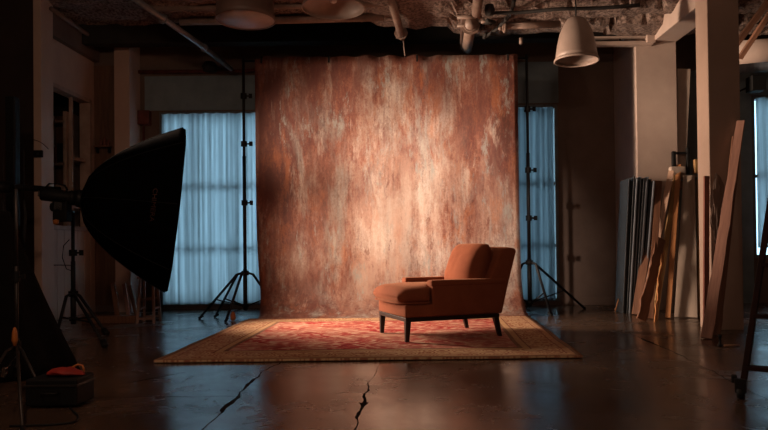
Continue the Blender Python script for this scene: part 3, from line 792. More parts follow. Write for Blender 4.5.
# tall black upright standing left
t = P(12.5, 97, 7.3); UPRIGHT_TOP = t
e = empty('black_upright', (t.x, 7.3, 0), 'tall narrow black upright against the dark wall', 'strip light')
bm = B(); box(bm, -.055, .055, -.05, .05, 1.15, t.z); obj('housing', bm, 'black_plastic', e, bev=.012)
bm = B(); tube(bm, [(0, 0, .02), (0, 0, 1.2)], .018, 10); obj('pole', bm, 'black_metal', e, True)
for a in (.4, 2.5, 4.6):
    bm = B(); tube(bm, [(0, 0, .35), (.35*math.cos(a), .35*math.sin(a), .015)], .012, 8); obj('leg', bm, 'black_metal', e, True)
# near chrome-ish stand
nb = G(17, 392); NB = (nb.x, nb.y)
ns = stand('light_stand', NB, 1.32, [rel(48, 406, *NB), rel(23, 437, *NB), rel(-28, 408, *NB)], .30, 'grey metal light stand in the near left corner', 'light stand', (.75,), r=.011, braces=False, m='grey_metal', foot=.02)
bm = B(); lathe(bm, [(0, -.06), (.010, -.055), (.018, -.02), (.016, .03), (.008, .06), (0, .065)], 12, origin=(.005, -.03, .36)); kb = obj('handle', bm, 'orange_plastic', ns, True); kb['label'] = 'orange grip'
bm = B(); q = P(4, 372, 3.7); box(bm, -.01, .012, -.012, .012, -.028, .028, Matrix.Translation(q-Vector((NB[0], NB[1], 0))) @ Matrix.Rotation(.2, 4, 'Y')); kb = obj('clip', bm, 'chrome', ns, bev=.003); kb['label'] = 'shiny metal clip'
bm = B(); tube(bm, [(0, 0, .36), (.005, -.03, .36)], .005, 6); qq = q-Vector((NB[0], NB[1], 0)); tube(bm, [(0, 0, qq.z), qq], .004, 6); obj('bracket', bm, 'black_metal', ns, True)
# hanging kit silhouettes
for i, (px, y0, y1, w) in enumerate(((3, 200, 268, .045), (14, 196, 262, .03), (24, 200, 250, .025))):
    a = P(px, y0, 5.5); b = P(px, y1, 5.5); bm = B()
    L = a.z-b.z
    tube(bm, [(0, 0, 0), (.01, 0, -L*.3), (-.01, .01, -L*.75), (.012, 0, -L)], [w*.3, w*.5, w*.62, w*.2], 10)
    tube(bm, [(0, 0, 0), (0, 0, .42)], .004, 6)
    o = obj('coiled_cable', bm, 'black_plastic', None, True, loc=a); tag(o, ('thickest', 'middle', 'rightmost')[i]+' of three black cable bundles hanging at the left edge under the boom', 'cable', 'hanging cable bundles')
# low case with a red bag and a cable
cs = G(55, 409); e = empty('equipment_case', (cs.x+.02, cs.y+.12, 0), 'low black case on the floor under the red bag', 'case')
bm = B(); box(bm, -.20, .10, -.11, .11, .012, .17); obj('body', bm, 'black_plastic', e, bev=.012)
bm = B(); box(bm, -.205, .105, -.115, .115, .125, .137); obj('seam', bm, 'grey_metal', e, bev=.002)
bm = B(); tube(bm, [(-.10, -.115, .09), (-.09, -.135, .09), (-.01, -.135, .09), (0, -.115, .09)], .007, 8); obj('handle', bm, 'black_plastic', e, True)
bm = B(); secs = []
for i in range(13):
    q = i/12; s = math.sin(PI*q)**.5 if 0 < q < 1 else 0.05
    cx = -.17+.29*q
    secs.append([(cx, .085*s*math.cos(2*PI*k/20)*(1+.2*noise.noise(Vector((k, q*4, 0)))), max(.002, .036*s*(1+math.sin(2*PI*k/20))*(1-.45*q)*(1+.25*noise.noise(Vector((k*.5, q*5, 3)))))) for k in range(20)])
loft(bm, secs)
for v in bm.verts: v.co *= .8
rb_ = obj('bag', bm, 'red_cloth', None, True, loc=(cs.x+.02, cs.y+.12, .172)); tag(rb_, 'small crumpled red bag lying on the low black case', 'bag')
bm = B(); tube(bm, [(.03, -.02, .05), (.05, .0, .062), (.075, .01, .055), (.09, 0, .02)], .006, 8); kb = obj('handle', bm, 'orange_plastic', rb_, True); kb['label'] = 'orange handle'
gpts = [G(67, 378, .16), G(68.5, 390, .08), G(68.5, 404, .006), G(73, 411, .006), G(78, 416, .006), G(76, 421, .006), G(68, 423, .006), G(45, 425, .006), G(10, 426, .006)]
def smooth_path(pts, n=6):
    out = []
    for i in range(len(pts)-1):
        p0 = pts[max(i-1, 0)]; p1 = pts[i]; p2 = pts[i+1]; p3 = pts[min(i+2, len(pts)-1)]
        for k in range(n):
            t = k/n; out.append(.5*((2*p1)+(p2-p0)*t+(2*p0-5*p1+4*p2-p3)*t*t+(3*p1-p0-3*p2+p3)*t**3))
    out.append(pts[-1]); return out
bm = B(); tube(bm, smooth_path([Vector(p) for p in gpts]), .006, 8); tag(obj('cable', bm, 'black_plastic', None, True), 'black cable trailing from the red bag across the floor', 'cable')

# wall switch on the near pilaster
q = P(39.5, 154, YC-.02); e = empty('wall_switch', (q.x, YC-.02, q.z), 'dark switch box with a thin wire on the pale corner pilaster', 'switch')
bm = B(); box(bm, -.06, .05, -.035, 0, -.045, .045); obj('housing', bm, 'black_plastic', e, bev=.004)
bm = B(); tube(bm, smooth_path([Vector((-.06, -.02, .18)), Vector((0, -.02, .16)), Vector((.06, -.01, .12)), Vector((.12, -.008, .06))]), .004, 6); obj('wire', bm, 'black_plastic', e, True)
bm = B(); box(bm, -.01, .01, -.045, -.035, -.015, .015); obj('toggle', bm, 'grey_metal', e)
# things seen through the opening
SHX, SHY = PX(81, 9.92)+0, 9.94
SHX = LW-.75
e = empty('shelving_unit', (SHX, SHY, 0), 'pale shelving unit in the dark room behind the wall opening', 'shelving')
for z in (.9, 1.55, 2.22, 2.85): obj('shelf', box(B(), -.45, .45, -.18, .18, z-.015, z+.015), 'trim', e)
for x in (-.45, .10, .45): obj('upright', box(B(), x-.025, x+.025, -.18, .18, 0, 3.0), 'trim', e)
obj('back_panel', box(B(), -.45, .45, .165, .178, .9, 3.0), 'board_brown', e)
for i, (x, w, h, m_, l) in enumerate(((-.3, .1, .28, 'board_brown', 'brown carton'), (-.08, .09, .34, 'black_plastic', 'black carton'), (.22, .07, .24, 'board_red', 'red brown carton'), (.35, .05, .3, 'sheet_dark', 'grey carton'))):
    o = obj('carton', box(B(), -w, w, -.1, .1, 0, h), m_, None, loc=(SHX+x, SHY-.02, 2.236), bev=.004); tag(o, l+' on the upper shelf behind the wall opening', 'carton')
obj('carton', box(B(), -.13, .13, -.1, .1, 0, .36), 'pale_wall', None, loc=(SHX+.28, SHY-.02, 1.566), bev=.004)
tag(bpy.data.objects['carton.004'], 'pale carton on the middle shelf behind the wall opening', 'carton')
# shelf with small jars on the brown panel
q = P(104, 147, 10.0); e = empty('wall_shelf', (q.x, 10.03, q.z), 'narrow wooden shelf on the brown panel by the bright pilaster', 'shelf')
obj('plank', box(B(), -.12, .12, -.12, 0, -.012, .012), 'board_brown', e, bev=.002)
for s in (-1, 1): obj('bracket', box(B(), s*.09-.006, s*.09+.006, -.10, 0, -.09, -.012), 'black_metal', e)
for i, (dx, h, l) in enumerate(((-.03, .10, 'leftmost small dark jar'), (.025, .14, 'tallest middle dark jar'), (.08, .09, 'rightmost small dark jar'))):
    bm = B(); lathe(bm, [(0, 0), (.02, 0), (.022, .01), (.022, h*.7), (.012, h*.85), (.012, h), (0, h)], 14)
    o = obj('jar', bm, 'board_red', None, True, loc=(q.x+dx, 9.97, q.z+.0122)); tag(o, l+' on the narrow wooden shelf', 'jar', 'jars on the wall shelf')
# fuse box and pipe on the dark wall left of the window
q = P(144.5, 118, YB-.06); e = empty('fuse_box', (q.x, YB, q.z), 'rust red fuse box on the blue lit wall beside the left window', 'fuse box')
obj('housing', box(B(), -.09, .09, -.12, 0, -.11, .11), 'rust_box', e, bev=.008)
obj('door', box(B(), -.075, .075, -.13, -.12, -.095, .095), 'rust_box', e, bev=.004)
bm = B(); tube(bm, [(-.02, -.05, -.11), (-.02, -.05, -q.z+.2)], .018, 8); obj('conduit', bm, 'rust_box', e, True)
bm = B(); tube(bm, [(PX(134, YB-.05), YB-.05, 0), (PX(134, YB-.05), YB-.05, 3.7)], .035, 10); tag(obj('riser_pipe', bm, 'cold_pipe', None, True), 'slim grey vertical pipe in the corner left of the fuse box', 'pipe')
bm = B(); tube(bm, [(PX(138, YB-.04), YB-.04, 0), (PX(138, YB-.04), YB-.04, 3.6)], .014, 8); tag(obj('riser_pipe', bm, 'cold_pipe', None, True), 'thinnest vertical pipe just beside the fuse box', 'pipe')
bm = B(); tube(bm, [P(136, 72, YB-.06), P(243, 71, YB-.06), P(256, 70, YB-.06)], .028, 10); tag(obj('wall_pipe', bm, 'rust_box', None, True), 'dark rusty horizontal pipe high on the wall above the left window', 'pipe')
bm = B(); c = P(210, 68, YB-.14); lathe(bm, [(0, -.06), (.10, -.05), (.12, .03), (.07, .09), (0, .1)], 20, origin=c); tube(bm, [c, c+Vector((0, .14, 0))], .02, 8); tag(obj('siren', bm, 'dark_beam', None, True), 'round dark wall fitting beside the end of the diagonal conduit', 'fitting')
# step stool and planks near the window
q = G(146, 323); e = empty('step_stool', (q.x, q.y+.1, 0), 'small worn wooden step stool below the softbox', 'stool', .12)
for sx in (-.1, .1):
    for sy in (-.14, .14):
        bm = B(); loft(bm, [[(sx*1.0-.015, sy*1.1-.015, 0), (sx+.015, sy*1.1-.015, 0), (sx+.015, sy*1.1+.015, 0), (sx-.015, sy*1.1+.015, 0)], [(sx*.8-.013, sy*.7-.013, .56), (sx*.8+.013, sy*.7-.013, .56), (sx*.8+.013, sy*.7+.013, .56), (sx*.8-.013, sy*.7+.013, .56)]])
        obj('leg', bm, 'stool_wood', e)
for z, sx in ((.06, .1), (.30, .09)):
    for s in (-1, 1):
        hy_ = (.154 if z < .1 else .128); obj('rung', box(B(), -sx, sx, s*hy_-.009, s*hy_+.009, z-.013, z+.013), 'stool_wood', e)
for s in (-1, 1): obj('rung', box(B(), s*.092-.009, s*.092+.009, -.14, .14, .17, .196), 'stool_wood', e)
obj('seat', box(B(), -.11, .11, -.13, .13, .56, .585), 'stool_wood', e, bev=.004)
bm_boards = [((118, 321), (113, 283), 'board_brown', .06, 'brown offcut leaning behind the step stool, nearest the pilaster'),
             ((129, 320), (124, 284), 'board_pink', .05, 'pinkish offcut leaning behind the step stool, in the middle'),
             ((137, 319), (130, 286), 'stool_wood', .045, 'worn offcut leaning behind the step stool, nearest the window')]
for i, (a, b, m_, w, l) in enumerate(bm_boards):
    p0 = G(*a); p1 = P(b[0], b[1], p0.y+.25); board('offcut', p0+Vector((0, 0, .01)), p1, w, .025, m_, l, 'offcut')
p0 = G(96, 323); p1 = G(134, 324); 
o = obj('floor_plank', box(B(), -.34, .34, -.07, .07, 0, .09), 'board_brown', None, loc=((p0.x+p1.x)/2-.1, p0.y+.02, 0), bev=.005); tag(o, 'thick brown timber lying on the floor left of the step stool', 'timber')

# ------------------------------------------------------------------ timber on the right
# sheets standing on edge against the pier
cols = ['sheet_dark', 'sheet_dark', 'sheet_dark', 'sheet_blue', 'sheet_dark', 'sheet_blue', 'sheet_dark', 'sheet_blue', 'sheet_blue', 'sheet_dark', 'sheet_blue']
nS = len(cols)
for i, c in enumerate(cols):
    q = i/(nS-1)
    b = G(622+20*q, 313); tpx = P(627+24*q, 179.5+2.5*math.sin(i*2.1), 9.0)
    xb, xt, zt = b.x, tpx.x, tpx.z
    y0, y1 = PY0-.38+.025*math.sin(i*1.7), PY0-.02
    
    th = .017
    bm = B(); loft(bm, [[(-th/2, y0, 0), (th/2, y0, 0), (th/2, y1, 0), (-th/2, y1, 0)], [(xt-xb-th/2, y0, zt), (xt-xb+th/2, y0, zt), (xt-xb+th/2, y1, zt), (xt-xb-th/2, y1, zt)]])
    for v in bm.verts: v.co.y -= 9.0
    o = obj('sheet_panel', bm, c, None, loc=(xb, 9.0, 0.001), bev=.0015, bseg=1)
    lab = 'outermost dark sheet on the left side of the leaning stack' if i == 0 else ('rightmost pale blue-grey sheet of the leaning stack, next to the boards' if i == nS-1 else ('dark slate sheet on edge in the stack beside the pale pier' if c == 'sheet_dark' else 'blue-grey sheet on edge in the stack beside the pale pier'))
    tag(o, lab, 'sheet', 'sheets stacked on edge by the pier' if i not in (0, nS-1) else None)
def B2(name, a, ya, b, yb, w, t, m, label, **k):
    p0 = P(a[0], a[1], ya); p0.z = max(p0.z, .0); g = G(a[0], a[1]) if ya is None else p0
    return board(name, g, P(b[0], b[1], yb), w, t, m, label, **k)
def LB(name, a, b, yb, w, t, m, label, **k):
    g = G(*a)+Vector((0, 0, .006)); return board(name, g, P(b[0], b[1], yb), w, t, m, label, **k)
LB('plank', (636, 315), (657, 181), 9.25, .11, .03, 'board_brown', 'brown plank leaning between the sheet stack and the narrow pink batten', face=(.6, 1, 0))
LB('plank', (650, 319), (659, 181), 9.05, .08, .02, 'board_brown', 'thin dark brown plank leaning just right of the sheet stack', face=(.3, 1, 0))
LB('batten', (642, 317), (671.5, 171), 9.05, .075, .03, 'board_light', 'narrow pink batten leaning steeply in front of the brown planks', face=(.6, 1, 0))
LB('torn_plank', (641, 321), (661, 239), 8.70, .12, .035, 'board_brown', 'short torn brown plank at the foot of the timber stack', jag=.03)
LB('splinter', (655, 323), (663, 252), 8.60, .035, .02, 'pine_orange', 'orange splintered strip beside the short torn plank', jag=.03)
LB('batten', (655, 318), (676, 176), 9.22, .07, .03, 'board_yellow', 'yellow-brown batten leaning behind the pink batten')
LB('batten', (668, 318.5), (679, 165), 9.2, .062, .035, 'pine_orange', 'orange pine batten leaning left of the wide pale board', face=(.6, 1, 0))
LB('wide_board', (686, 318), (689, 176), 9.25, .27, .03, 'board_pale', 'wide whitewashed board leaning in the middle of the timber', w1=.15, face=(.5, 1, 0))
LB('batten', (700, 318), (699, 180), 9.2, .055, .03, 'board_yellow', 'yellow batten upright right of the wide whitewashed board')
LB('plank', (706, 331), (706.5, 176), CY0-.02, .055, .03, 'board_red', 'red-brown plank upright against the left corner of the near column')
# tall leaning plank in front of the near column
LB('tall_plank', (706.5, 339), (741, 121), CY0-.05, .11, .03, 'board_pink', 'long pinkish plank leaning across the near column', w1=.075, jag=.012, face=(.75, 1, 0))
LB('plank', (715, 336), (737, 137), CY0-.03, .10, .025, 'board_brown', 'darker plank tucked behind the long pinkish leaning plank', jag=.01)
# cross rail + blocks + tall plank behind, between pier and column
c = P(688, 181, 8.9); zz = c.z
sh = empty('work_rack', (P(686, 300, 9.0).x, 9.42, 0), 'brown wooden rack with a cross rail behind the leaning boards', 'rack')
rx = P(686, 300, 9.3).x
obj('cross_rail', box(B(), -.17, .30, -.03, .03, zz-.07, zz+.05), 'board_brown', sh, bev=.003)
for x in (-.15, .27): obj('post', box(B(), x-.03, x+.03, .03, .08, 0, zz+.1), 'pine_orange', sh, bev=.003)
obj('top_shelf', box(B(), -.22, .34, -.06, .20, zz+.101, zz+.125), 'board_pale', sh, bev=.003)
ztop = zz+.126
o = obj('block', box(B(), -.15, .05, -.05, .05, 0, .10), 'board_pale', None, loc=(rx-.1, 9.17, ztop), bev=.01); tag(o, 'pale block on the left of the wooden rack', 'block')
o = obj('block', box(B(), -.045, .045, -.04, .04, 0, .20), 'board_yellow', None, loc=(rx+.13, 9.17, ztop), bev=.004); tag(o, 'yellowish upright block on the right of the wooden rack', 'block')
e = empty('clamp', (P(677, 160, 9.15).x, 9.2, ztop+.1), 'black clamp gripping the tall pale plank above the wooden rack', 'clamp')
obj('jaw', box(B(), -.05, .0, -.03, .03, 0, .22), 'black_plastic', e, bev=.008); obj('jaw', box(B(), .15, .19, -.03, .03, -.1, .27), 'black_plastic', e, bev=.008); obj('bar', box(B(), -.05, .19, -.02, .02, .18, .21), 'black_metal', e, bev=.004)
tp = P(681, 168, 9.32); board('tall_board', Vector((tp.x, 9.33, ztop+.0)), P(683.5, 69, 9.34), .12, .03, 'board_pale', 'tall pale tapered board standing on the wooden rack beside the pier', w1=.19)
# rough lump of broken plaster on the column
bm = B(); bmesh.ops.create_icosphere(bm, subdivisions=4, radius=1)
for v in bm.verts:
    v.co *= 1+.35*noise.noise(v.co*2.5)+.15*noise.noise(v.co*7)
    v.co.x *= .085; v.co.z *= .36; v.co.y *= .02
q = P(719, 212, CY0-.003); e = obj('plaster_scar', bm, 'back_wall', None, loc=(q.x, CY0-.003, q.z)); e.name = 'trim_10'; e['kind'] = 'structure'
# little dark bolt and stick on the floor
q = G(720, 347); bm = B(); lathe(bm, [(0, 0), (.022, 0), (.022, .02), (.010, .03), (.010, .085), (.018, .09), (.016, .11), (0, .115)], 14); o = obj('floor_bolt', bm, 'black_metal', None, True, loc=(q.x, q.y, 0)); tag(o, 'small black upright fitting on the floor in front of the near column', 'fitting')
bm = B(); tube(bm, [(0, 0, .012), (.14, .02, .012)], .010, 8); o = obj('stick', bm, 'pine', None, True, loc=(q.x+.04, q.y, 0)); tag(o, 'short wooden stick on the floor beside the small black fitting', 'stick')
for i, (a, b, l) in enumerate((((615, 312), (623, 284), 'thin orange sliver leaning at the far left foot of the sheet stack'), ((638, 312), (629, 285), 'short orange sliver crossing the front of the sheet stack'))):
    p0 = G(*a); bm = B(); tube(bm, [Vector((0, 0, .006)), P(b[0], b[1], p0.y+.03)-p0], .008, 6); tag(obj('wood_sliver', bm, 'pine_orange', None, loc=p0), l, 'sliver')
# things beyond the near column: diagonal timbers, duct
for i, (a, b, ya, yb, w, m_, l) in enumerate((((735, 46), (775, 12), 8.2, 7.6, .07, 'board_brown', 'upper brown diagonal brace under the ceiling at the right edge'), ((740, 58), (775, 22), 8.6, 8.0, .06, 'board_brown', 'lower brown diagonal brace under the ceiling at the right edge'))):
    pa, pb = P(a[0], a[1], ya), P(b[0], b[1], yb); pb.z = 3.81; board('diagonal_brace', pa, pb, w, .05, m_, l, 'brace')
bm = B(); tube(bm, [P(735, 53, 9.2), P(800, 47, 9.2)], .16, 20); ad = tag(obj('air_duct', bm, 'pier', None, True), 'fat pale duct under the ceiling beyond the near column', 'duct')
def hangers(o, pts, z1):
    for p in pts: obj('hanger', box(B(), p.x-.012, p.x+.012, p.y-.004, p.y+.004, p.z, z1), 'grey_metal', o)
hangers(ad, (P(752, 52, 9.2), P(790, 48, 9.2)), ZC+.05)
bm = B(); tube(bm, [P(735, 68, 9.7), P(800, 63, 9.7)], .09, 16); ad = tag(obj('air_duct', bm, 'sheet_blue', None, True), 'slimmer blue-grey duct below the fat pale duct', 'duct')
hangers(ad, (P(748, 67, 9.7), P(790, 64, 9.7)), ZT)
q = P(763, 80, 9.4); e = empty('wall_speaker', (q.x, 9.6, q.z), 'small black speaker above the far right window', 'speaker')
obj('housing', box(B(), -.1, .1, -.1, .1, -.12, .10), 'black_plastic', e, bev=.01); bm = B(); tube(bm, [(0, .1, 0), (0, YB-9.6, .0)], .015, 8); obj('bracket', bm, 'black_metal', e, True)

# ------------------------------------------------------------------ ladder at right edge
lb = G(741, 399); e = empty('stepladder', (lb.x, lb.y, 0), 'dark red-brown stepladder at the right edge of the floor', 'ladder', math.radians(-35))
d = Vector((.12, .235, 1)).normalized(); TOP = d*(2.35/d.z)
WR = .62
def railp(z, dx=0): return Vector((dx, 0, 0))+d*(z/d.z)
def rail(name, p0, p1, w=.032, t=.055):
    mt = board_mtx(Vector(p0), Vector(p1), (0, 1, 0)); L = (Vector(p1)-Vector(p0)).length
    bm = box(B(), -w/2, w/2, -t/2, t/2, 0, L, mt); return obj(name, bm, 'ladder', e, bev=.004)
rail('rail', railp(.06), railp(2.3)); rail('rail', railp(.06, WR), railp(2.3, WR-.25))
for k, z in enumerate((.18, .48, .78, 1.08, 1.38, 1.68, 1.98)):
    a = railp(z); b = railp(z, WR-.25*z/2.3); obj('rung', box(B(), a.x, b.x, a.y-.04, a.y+.04, z-.012, z+.012), 'ladder', e, bev=.003)
rb0, rb1 = Vector((.04, 1.25, .03)), railp(2.25, .02)+Vector((0, .05, 0)); rail('rear_rail', rb0, rb1, .03, .04); rail('rear_rail', rb0+Vector((.5, 0, 0)), rb1+Vector((.33, 0, 0)), .03, .04)
obj('top_step', box(B(), TOP.x-.05, TOP.x+.42, TOP.y-.08, TOP.y+.14, 2.29, 2.32), 'ladder', e, bev=.005)
for z in (.5, .95):
    q = (z-.03)/(2.22); p = rb0.lerp(rb1, q); obj('spreader', box(B(), p.x, p.x+.5, p.y-.012, p.y+.012, z-.012, z+.012), 'ladder', e)
for dx in (0, WR):
    bm = B(); tube(bm, [(dx-.018, 0, .035), (dx+.018, 0, .035)], .035, 18); c = obj('caster', bm, 'black_plastic', e, True)
    obj('caster_fork', box(B(), dx-.03, dx+.03, -.022, .022, .035, .12), 'black_metal', e, bev=.004)
obj('lock_lever', box(B(), -.05, -.02, -.012, .012, .09, .14), 'black_metal', e, bev=.006)

# ------------------------------------------------------------------ ceiling: lamps, pipes
def drum(px, py, Y, R, hgt, m, label, inner='lamp_shade'):
    q = P(px, py, Y); t = empty('pendant_lamp', (q.x, Y, q.z), label, 'lamp')
    bm = B(); lathe(bm, [(R, 0), (R*.985, hgt*.15), (R*.93, hgt*.85), (R*.80, hgt), (.03, hgt+.02), (.0, hgt+.02)], 48)
    o = obj('lamp_shade', bm, m, t, True); md = o.modifiers.new('t', 'SOLIDIFY'); md.thickness = .006
    bm = B(); lathe(bm, [(0, .012), (R*.975, .012), (R*.975, .018), (0, .018)], 48); obj('diffuser', bm, inner, t, True)
    bm = B(); tube(bm, [(0, 0, hgt), (0, 0, max(hgt+.04, ZC+.02-q.z))], .008, 8); obj('cord', bm, 'black_plastic', t, True)
drum(245.5, 20.5, 7.3, .325, .34, 'lamp_dark', 'large brown drum pendant lamp at the top left of the canvas')
q = P(333.5, 9, 7.3); t = empty('pendant_lamp', (q.x, 7.3, q.z), 'shallow open dish pendant lamp hanging at top centre-left', 'lamp')
bm = B(); R = .34
lathe(bm, [(R, 0), (R+.012, .005), (R*.96, .06), (R*.72, .16), (R*.3, .23), (.04, .25), (0, .25)], 48); o = obj('lamp_shade', bm, 'lamp_shade', t, True); md = o.modifiers.new('t', 'SOLIDIFY'); md.thickness = .006
bm = B(); tube(bm, [(0, 0, .24), (0, 0, ZC+.02-q.z)], .008, 8); obj('cord', bm, 'black_plastic', t, True)
bm = B(); lathe(bm, [(0, .06), (.035, .075), (.045, .12), (.03, .17), (.02, .24), (0, .24)], 20); obj('bulb', bm, 'foam', t, True)
q = P(576.5, 59, 7.7); t = empty('pendant_lamp', (q.x, 7.7, q.z), 'bell shaped pale pendant lamp hanging right of the canvas', 'lamp')
bm = B(); lathe(bm, [(.245, 0), (.238, .05), (.218, .18), (.19, .30), (.148, .40), (.10, .465), (.05, .49), (0, .495)], 48)
o = obj('lamp_shade', bm, 'clay', t, True); md = o.modifiers.new('t', 'SOLIDIFY'); md.thickness = .007
bm = B(); lathe(bm, [(.235, -.02), (.25, -.03), (.262, -.025), (.256, .0), (.243, .005)], 48); o = obj('rim', bm, 'clay', t, True); md = o.modifiers.new('t', 'SOLIDIFY'); md.thickness = .004
bm = B(); tube(bm, [(0, 0, .48), (0, 0, ZC+.03-q.z)], .008, 8); obj('cord', bm, 'black_plastic', t, True)

def pipe(name, pts, r, m, label, collars=()):
    bm = B(); tube(bm, pts, r, 14); o = obj(name, bm, m, None, True); tag(o, label, 'pipe')
    for c, cr in collars:
        bm = B(); c = Vector(c); dd = (Vector(pts[-1])-Vector(pts[0])).normalized(); tube(bm, [c-dd*.025, c+dd*.025], cr, 14); tube(bm, [c-dd*.006, c+dd*.006], cr*1.45, 8); obj('flange', bm, m, o)
    return o
pipe('conduit', [P(128, -6, 7.45), P(198, 43, 8.85), P(231, 69, 9.95)], .036, 'cold_pipe', 'long diagonal conduit with a cold sheen under the ceiling at upper left', ((P(163, 19, 8.1), .045), (P(204, 48, 9.05), .042)))
pipe('ceiling_pipe', [P(389, -8, 7.4), P(402, 37, 8.85)], .05, 'steel_pipe', 'pale ceiling pipe ending above the middle of the canvas', ((P(401, 33, 8.75), .065),))
pipe('drop_rod', [P(403, 37, 8.85), P(405, 56, 8.87)], .008, 'steel_pipe', 'thin rod hanging from the end of the middle ceiling pipe')
pipe('ceiling_pipe', [P(479, -8, 7.3), P(476.5, 13, 7.9)], .06, 'steel_pipe', 'short pale pipe stub at the top edge, right of centre')
pipe('ceiling_pipe', [P(471, 22, 8.3), P(467, 49, 9.15)], .072, 'steel_pipe', 'fat pale pipe with a rounded end pointing down over the canvas', ((P(470.5, 26, 8.4), .085),))
pipe('ceiling_pipe', [P(463, 10, 8.35), P(462, 48, 9.3)], .03, 'lamp_dark', 'slim brown pipe just left of the fat pale pipe')
pipe('strut', [P(457, 17.5, 8.05), P(482, 16.5, 8.05)], .024, 'steel_pipe', 'short crosswise strut above the fat pale pipe')
pipe('strut', [P(457, 26, 8.4), P(474, 25.5, 8.4)], .02, 'steel_pipe', 'lower short crosswise strut at the collar of the fat pale pipe')
pipe('ceiling_pipe', [P(503, 26, 8.45), P(560, 24, 8.5)], .045, 'steel_pipe', 'horizontal pale pipe running right from the ceiling fittings', ((P(504, 26, 8.45), .06),))
pipe('ceiling_cable', smooth_path([P(488, 13, 7.95), P(520, 12.5, 7.95), P(560, 9, 7.8), P(600, 8, 7.8), P(640, 5, 7.7)]), .022, 'dark_beam', 'dark cable sagging along the ceiling right of centre')
pipe('ceiling_cable', smooth_path([P(486, 36, 8.7), P(498, 28, 8.5), P(510, 14, 8.2), P(514, 0, 7.7)]), .025, 'dark_beam', 'dark curved cable among the ceiling fittings')
pipe('ceiling_pipe', [P(180, 21.5, 8.35), P(300, 19.5, 8.35), P(384, 17, 8.35)], .05, 'steel_pipe', 'long crosswise pale pipe behind the two round pendant lamps')
pipe('ceiling_pipe', [P(150, 9, 7.95), P(300, 6, 7.95), P(382, 4, 7.95)], .035, 'steel_pipe', 'upper crosswise pipe at the top edge behind the pendant lamps')
pipe('ceiling_pipe', [Vector((LW+.14, 8.6, 4.10)), Vector((LW+.16, 9.4, 4.06)), Vector((LW+.22, 9.8, 4.04)), Vector((LW+.7, 9.82, 4.04))], .03, 'lamp_dark', 'bent brown pipe along the top of the left wall')
pipe('ceiling_hook', [P(521, 38, 8.9), P(521, 44, 8.9)], .025, 'steel_pipe', 'tiny pale hook under the ceiling edge above the right canvas stand')
bm = B(); c = P(489.5, 10, 7.9); lathe(bm, [(0, -.07), (.05, -.06), (.065, 0), (.05, .06), (0, .07)], 16, origin=c); tag(obj('ceiling_valve', bm, 'dark_beam', None, True), 'round dark valve beside the pale pipe stub', 'valve')
e = empty('pipe_fittings', P(492, 26, 8.35), 'cluster of dark and pale pipe fittings beside the fat pale pipe', 'fittings')
for i in range(9):
    a = Vector((random.uniform(-.15, .18), random.uniform(-.1, .2), random.uniform(-.05, .1))); b = a+Vector((random.uniform(-.12, .12), random.uniform(-.12, .12), random.uniform(-.06, .06)))
    bm = B(); tube(bm, [a, b], random.uniform(.014, .03), 10); obj('elbow', bm, 'dark_beam' if i % 3 else 'steel_pipe', e, True)
a, b = P(588, 46, 9.25), P(652, 43, 9.25)
e = empty('light_trough', (a+b)/2, 'long pale trough fitting running from the bell lamp to the beam', 'fitting')
L2 = (b.x-a.x)/2; obj('tray', box(B(), -L2, L2, -.06, .06, -.02, .03), 'pier', e, bev=.004); obj('cover', box(B(), -L2, L2, -.065, .065, .08, .10), 'pier', e, bev=.004)
obj('end_block', box(B(), L2-.1, L2+.02, -.09, .09, .0, .22), 'pier', e, bev=.006)
for x in (-L2*.9, 0, L2*.8): obj('hanger', box(B(), x-.01, x+.01, -.01, .01, .03, ZT-e.location.z), 'black_metal', e)

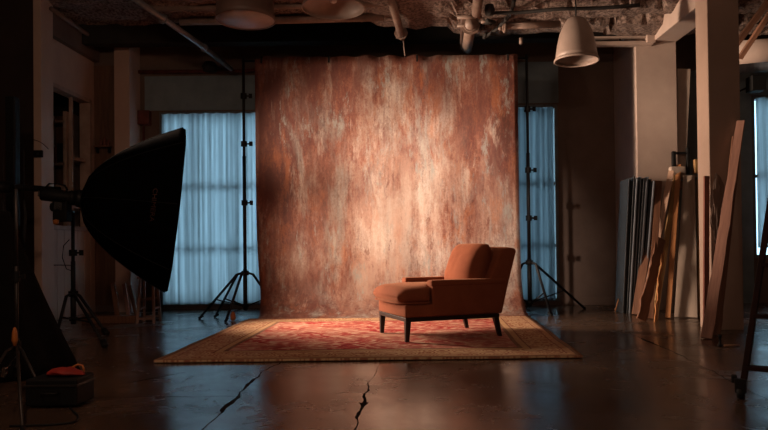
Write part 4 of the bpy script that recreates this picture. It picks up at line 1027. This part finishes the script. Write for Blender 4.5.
# ------------------------------------------------------------------ light
w = bpy.data.worlds.new('world'); SC.world = w; w.use_nodes = True
bg = w.node_tree.nodes['Background']; bg.inputs[0].default_value = (.46, .75, .93, 1); bg.inputs[1].default_value = 3.3
def area(name, mtx, size, power, col, spread=180, shape='DISK'):
    l = bpy.data.lights.new(name, 'AREA'); l.shape = shape; l.size = size; l.energy = power; l.color = col; l.spread = math.radians(spread)
    o = bpy.data.objects.new(name, l); COL.objects.link(o); o.matrix_world = mtx; return o
WARM = (1.0, .72, .53)
# the softbox lamp sits just in front of its diffuser and shines along the axis (local -Z)
LAX = Vector((1.0, .0, -.18)).normalized()
def spot(name, loc, to, power, col, ang, blend, r=.08):
    l = bpy.data.lights.new(name, 'SPOT'); l.energy = power; l.color = col; l.spot_size = math.radians(ang); l.spot_blend = blend; l.shadow_soft_size = r
    o = bpy.data.objects.new(name, l); COL.objects.link(o); o.location = loc
    o.rotation_euler = (Vector(to)-Vector(loc)).to_track_quat('-Z', 'Y').to_euler(); return o
area('softbox_lamp', Matrix.Translation(SM @ Vector((0, 0, DEP+.0))) @ LAX.to_track_quat('-Z', 'Y').to_matrix().to_4x4(), 1.45, 190, WARM, 92)
sp = Vector((UPRIGHT_TOP.x+.12, UPRIGHT_TOP.y, 2.30)); l_ = area('pier_fill', Matrix.Translation(sp) @ (Vector((3.2, 9.1, 2.5))-sp).to_track_quat('-Z', 'Y').to_matrix().to_4x4(), .5, 56, WARM, 42)  # added light beside the black upright, brightens pier and column
spot('canvas_fill', (-1.9, 3.6, 3.55), (.42, 8.85, 1.50), 1500, (1, .78, .63), 28, 1.0, .07)  # added unseen spot for the pool of light on the canvas
def bulb(name, loc, power, col, r):
    l = bpy.data.lights.new(name, 'POINT'); l.energy = power; l.color = col; l.shadow_soft_size = r
    o = bpy.data.objects.new(name, l); COL.objects.link(o); o.location = loc; return o
bulb('room_fill', (.2, -.8, 3.0), 98, (1, .68, .50), .2)  # added unseen fill light from behind the camera
bulb('side_fill', (-2.3, 2.6, 3.45), 65, (1, .62, .42), .15)  # added unseen fill light for the left of the room
vs = SC.view_settings; SC.display_settings.display_device = 'sRGB'
vs.view_transform = 'Standard'; vs.look = 'None'; vs.exposure = 0; vs.gamma = 1; vs.use_curve_mapping = False
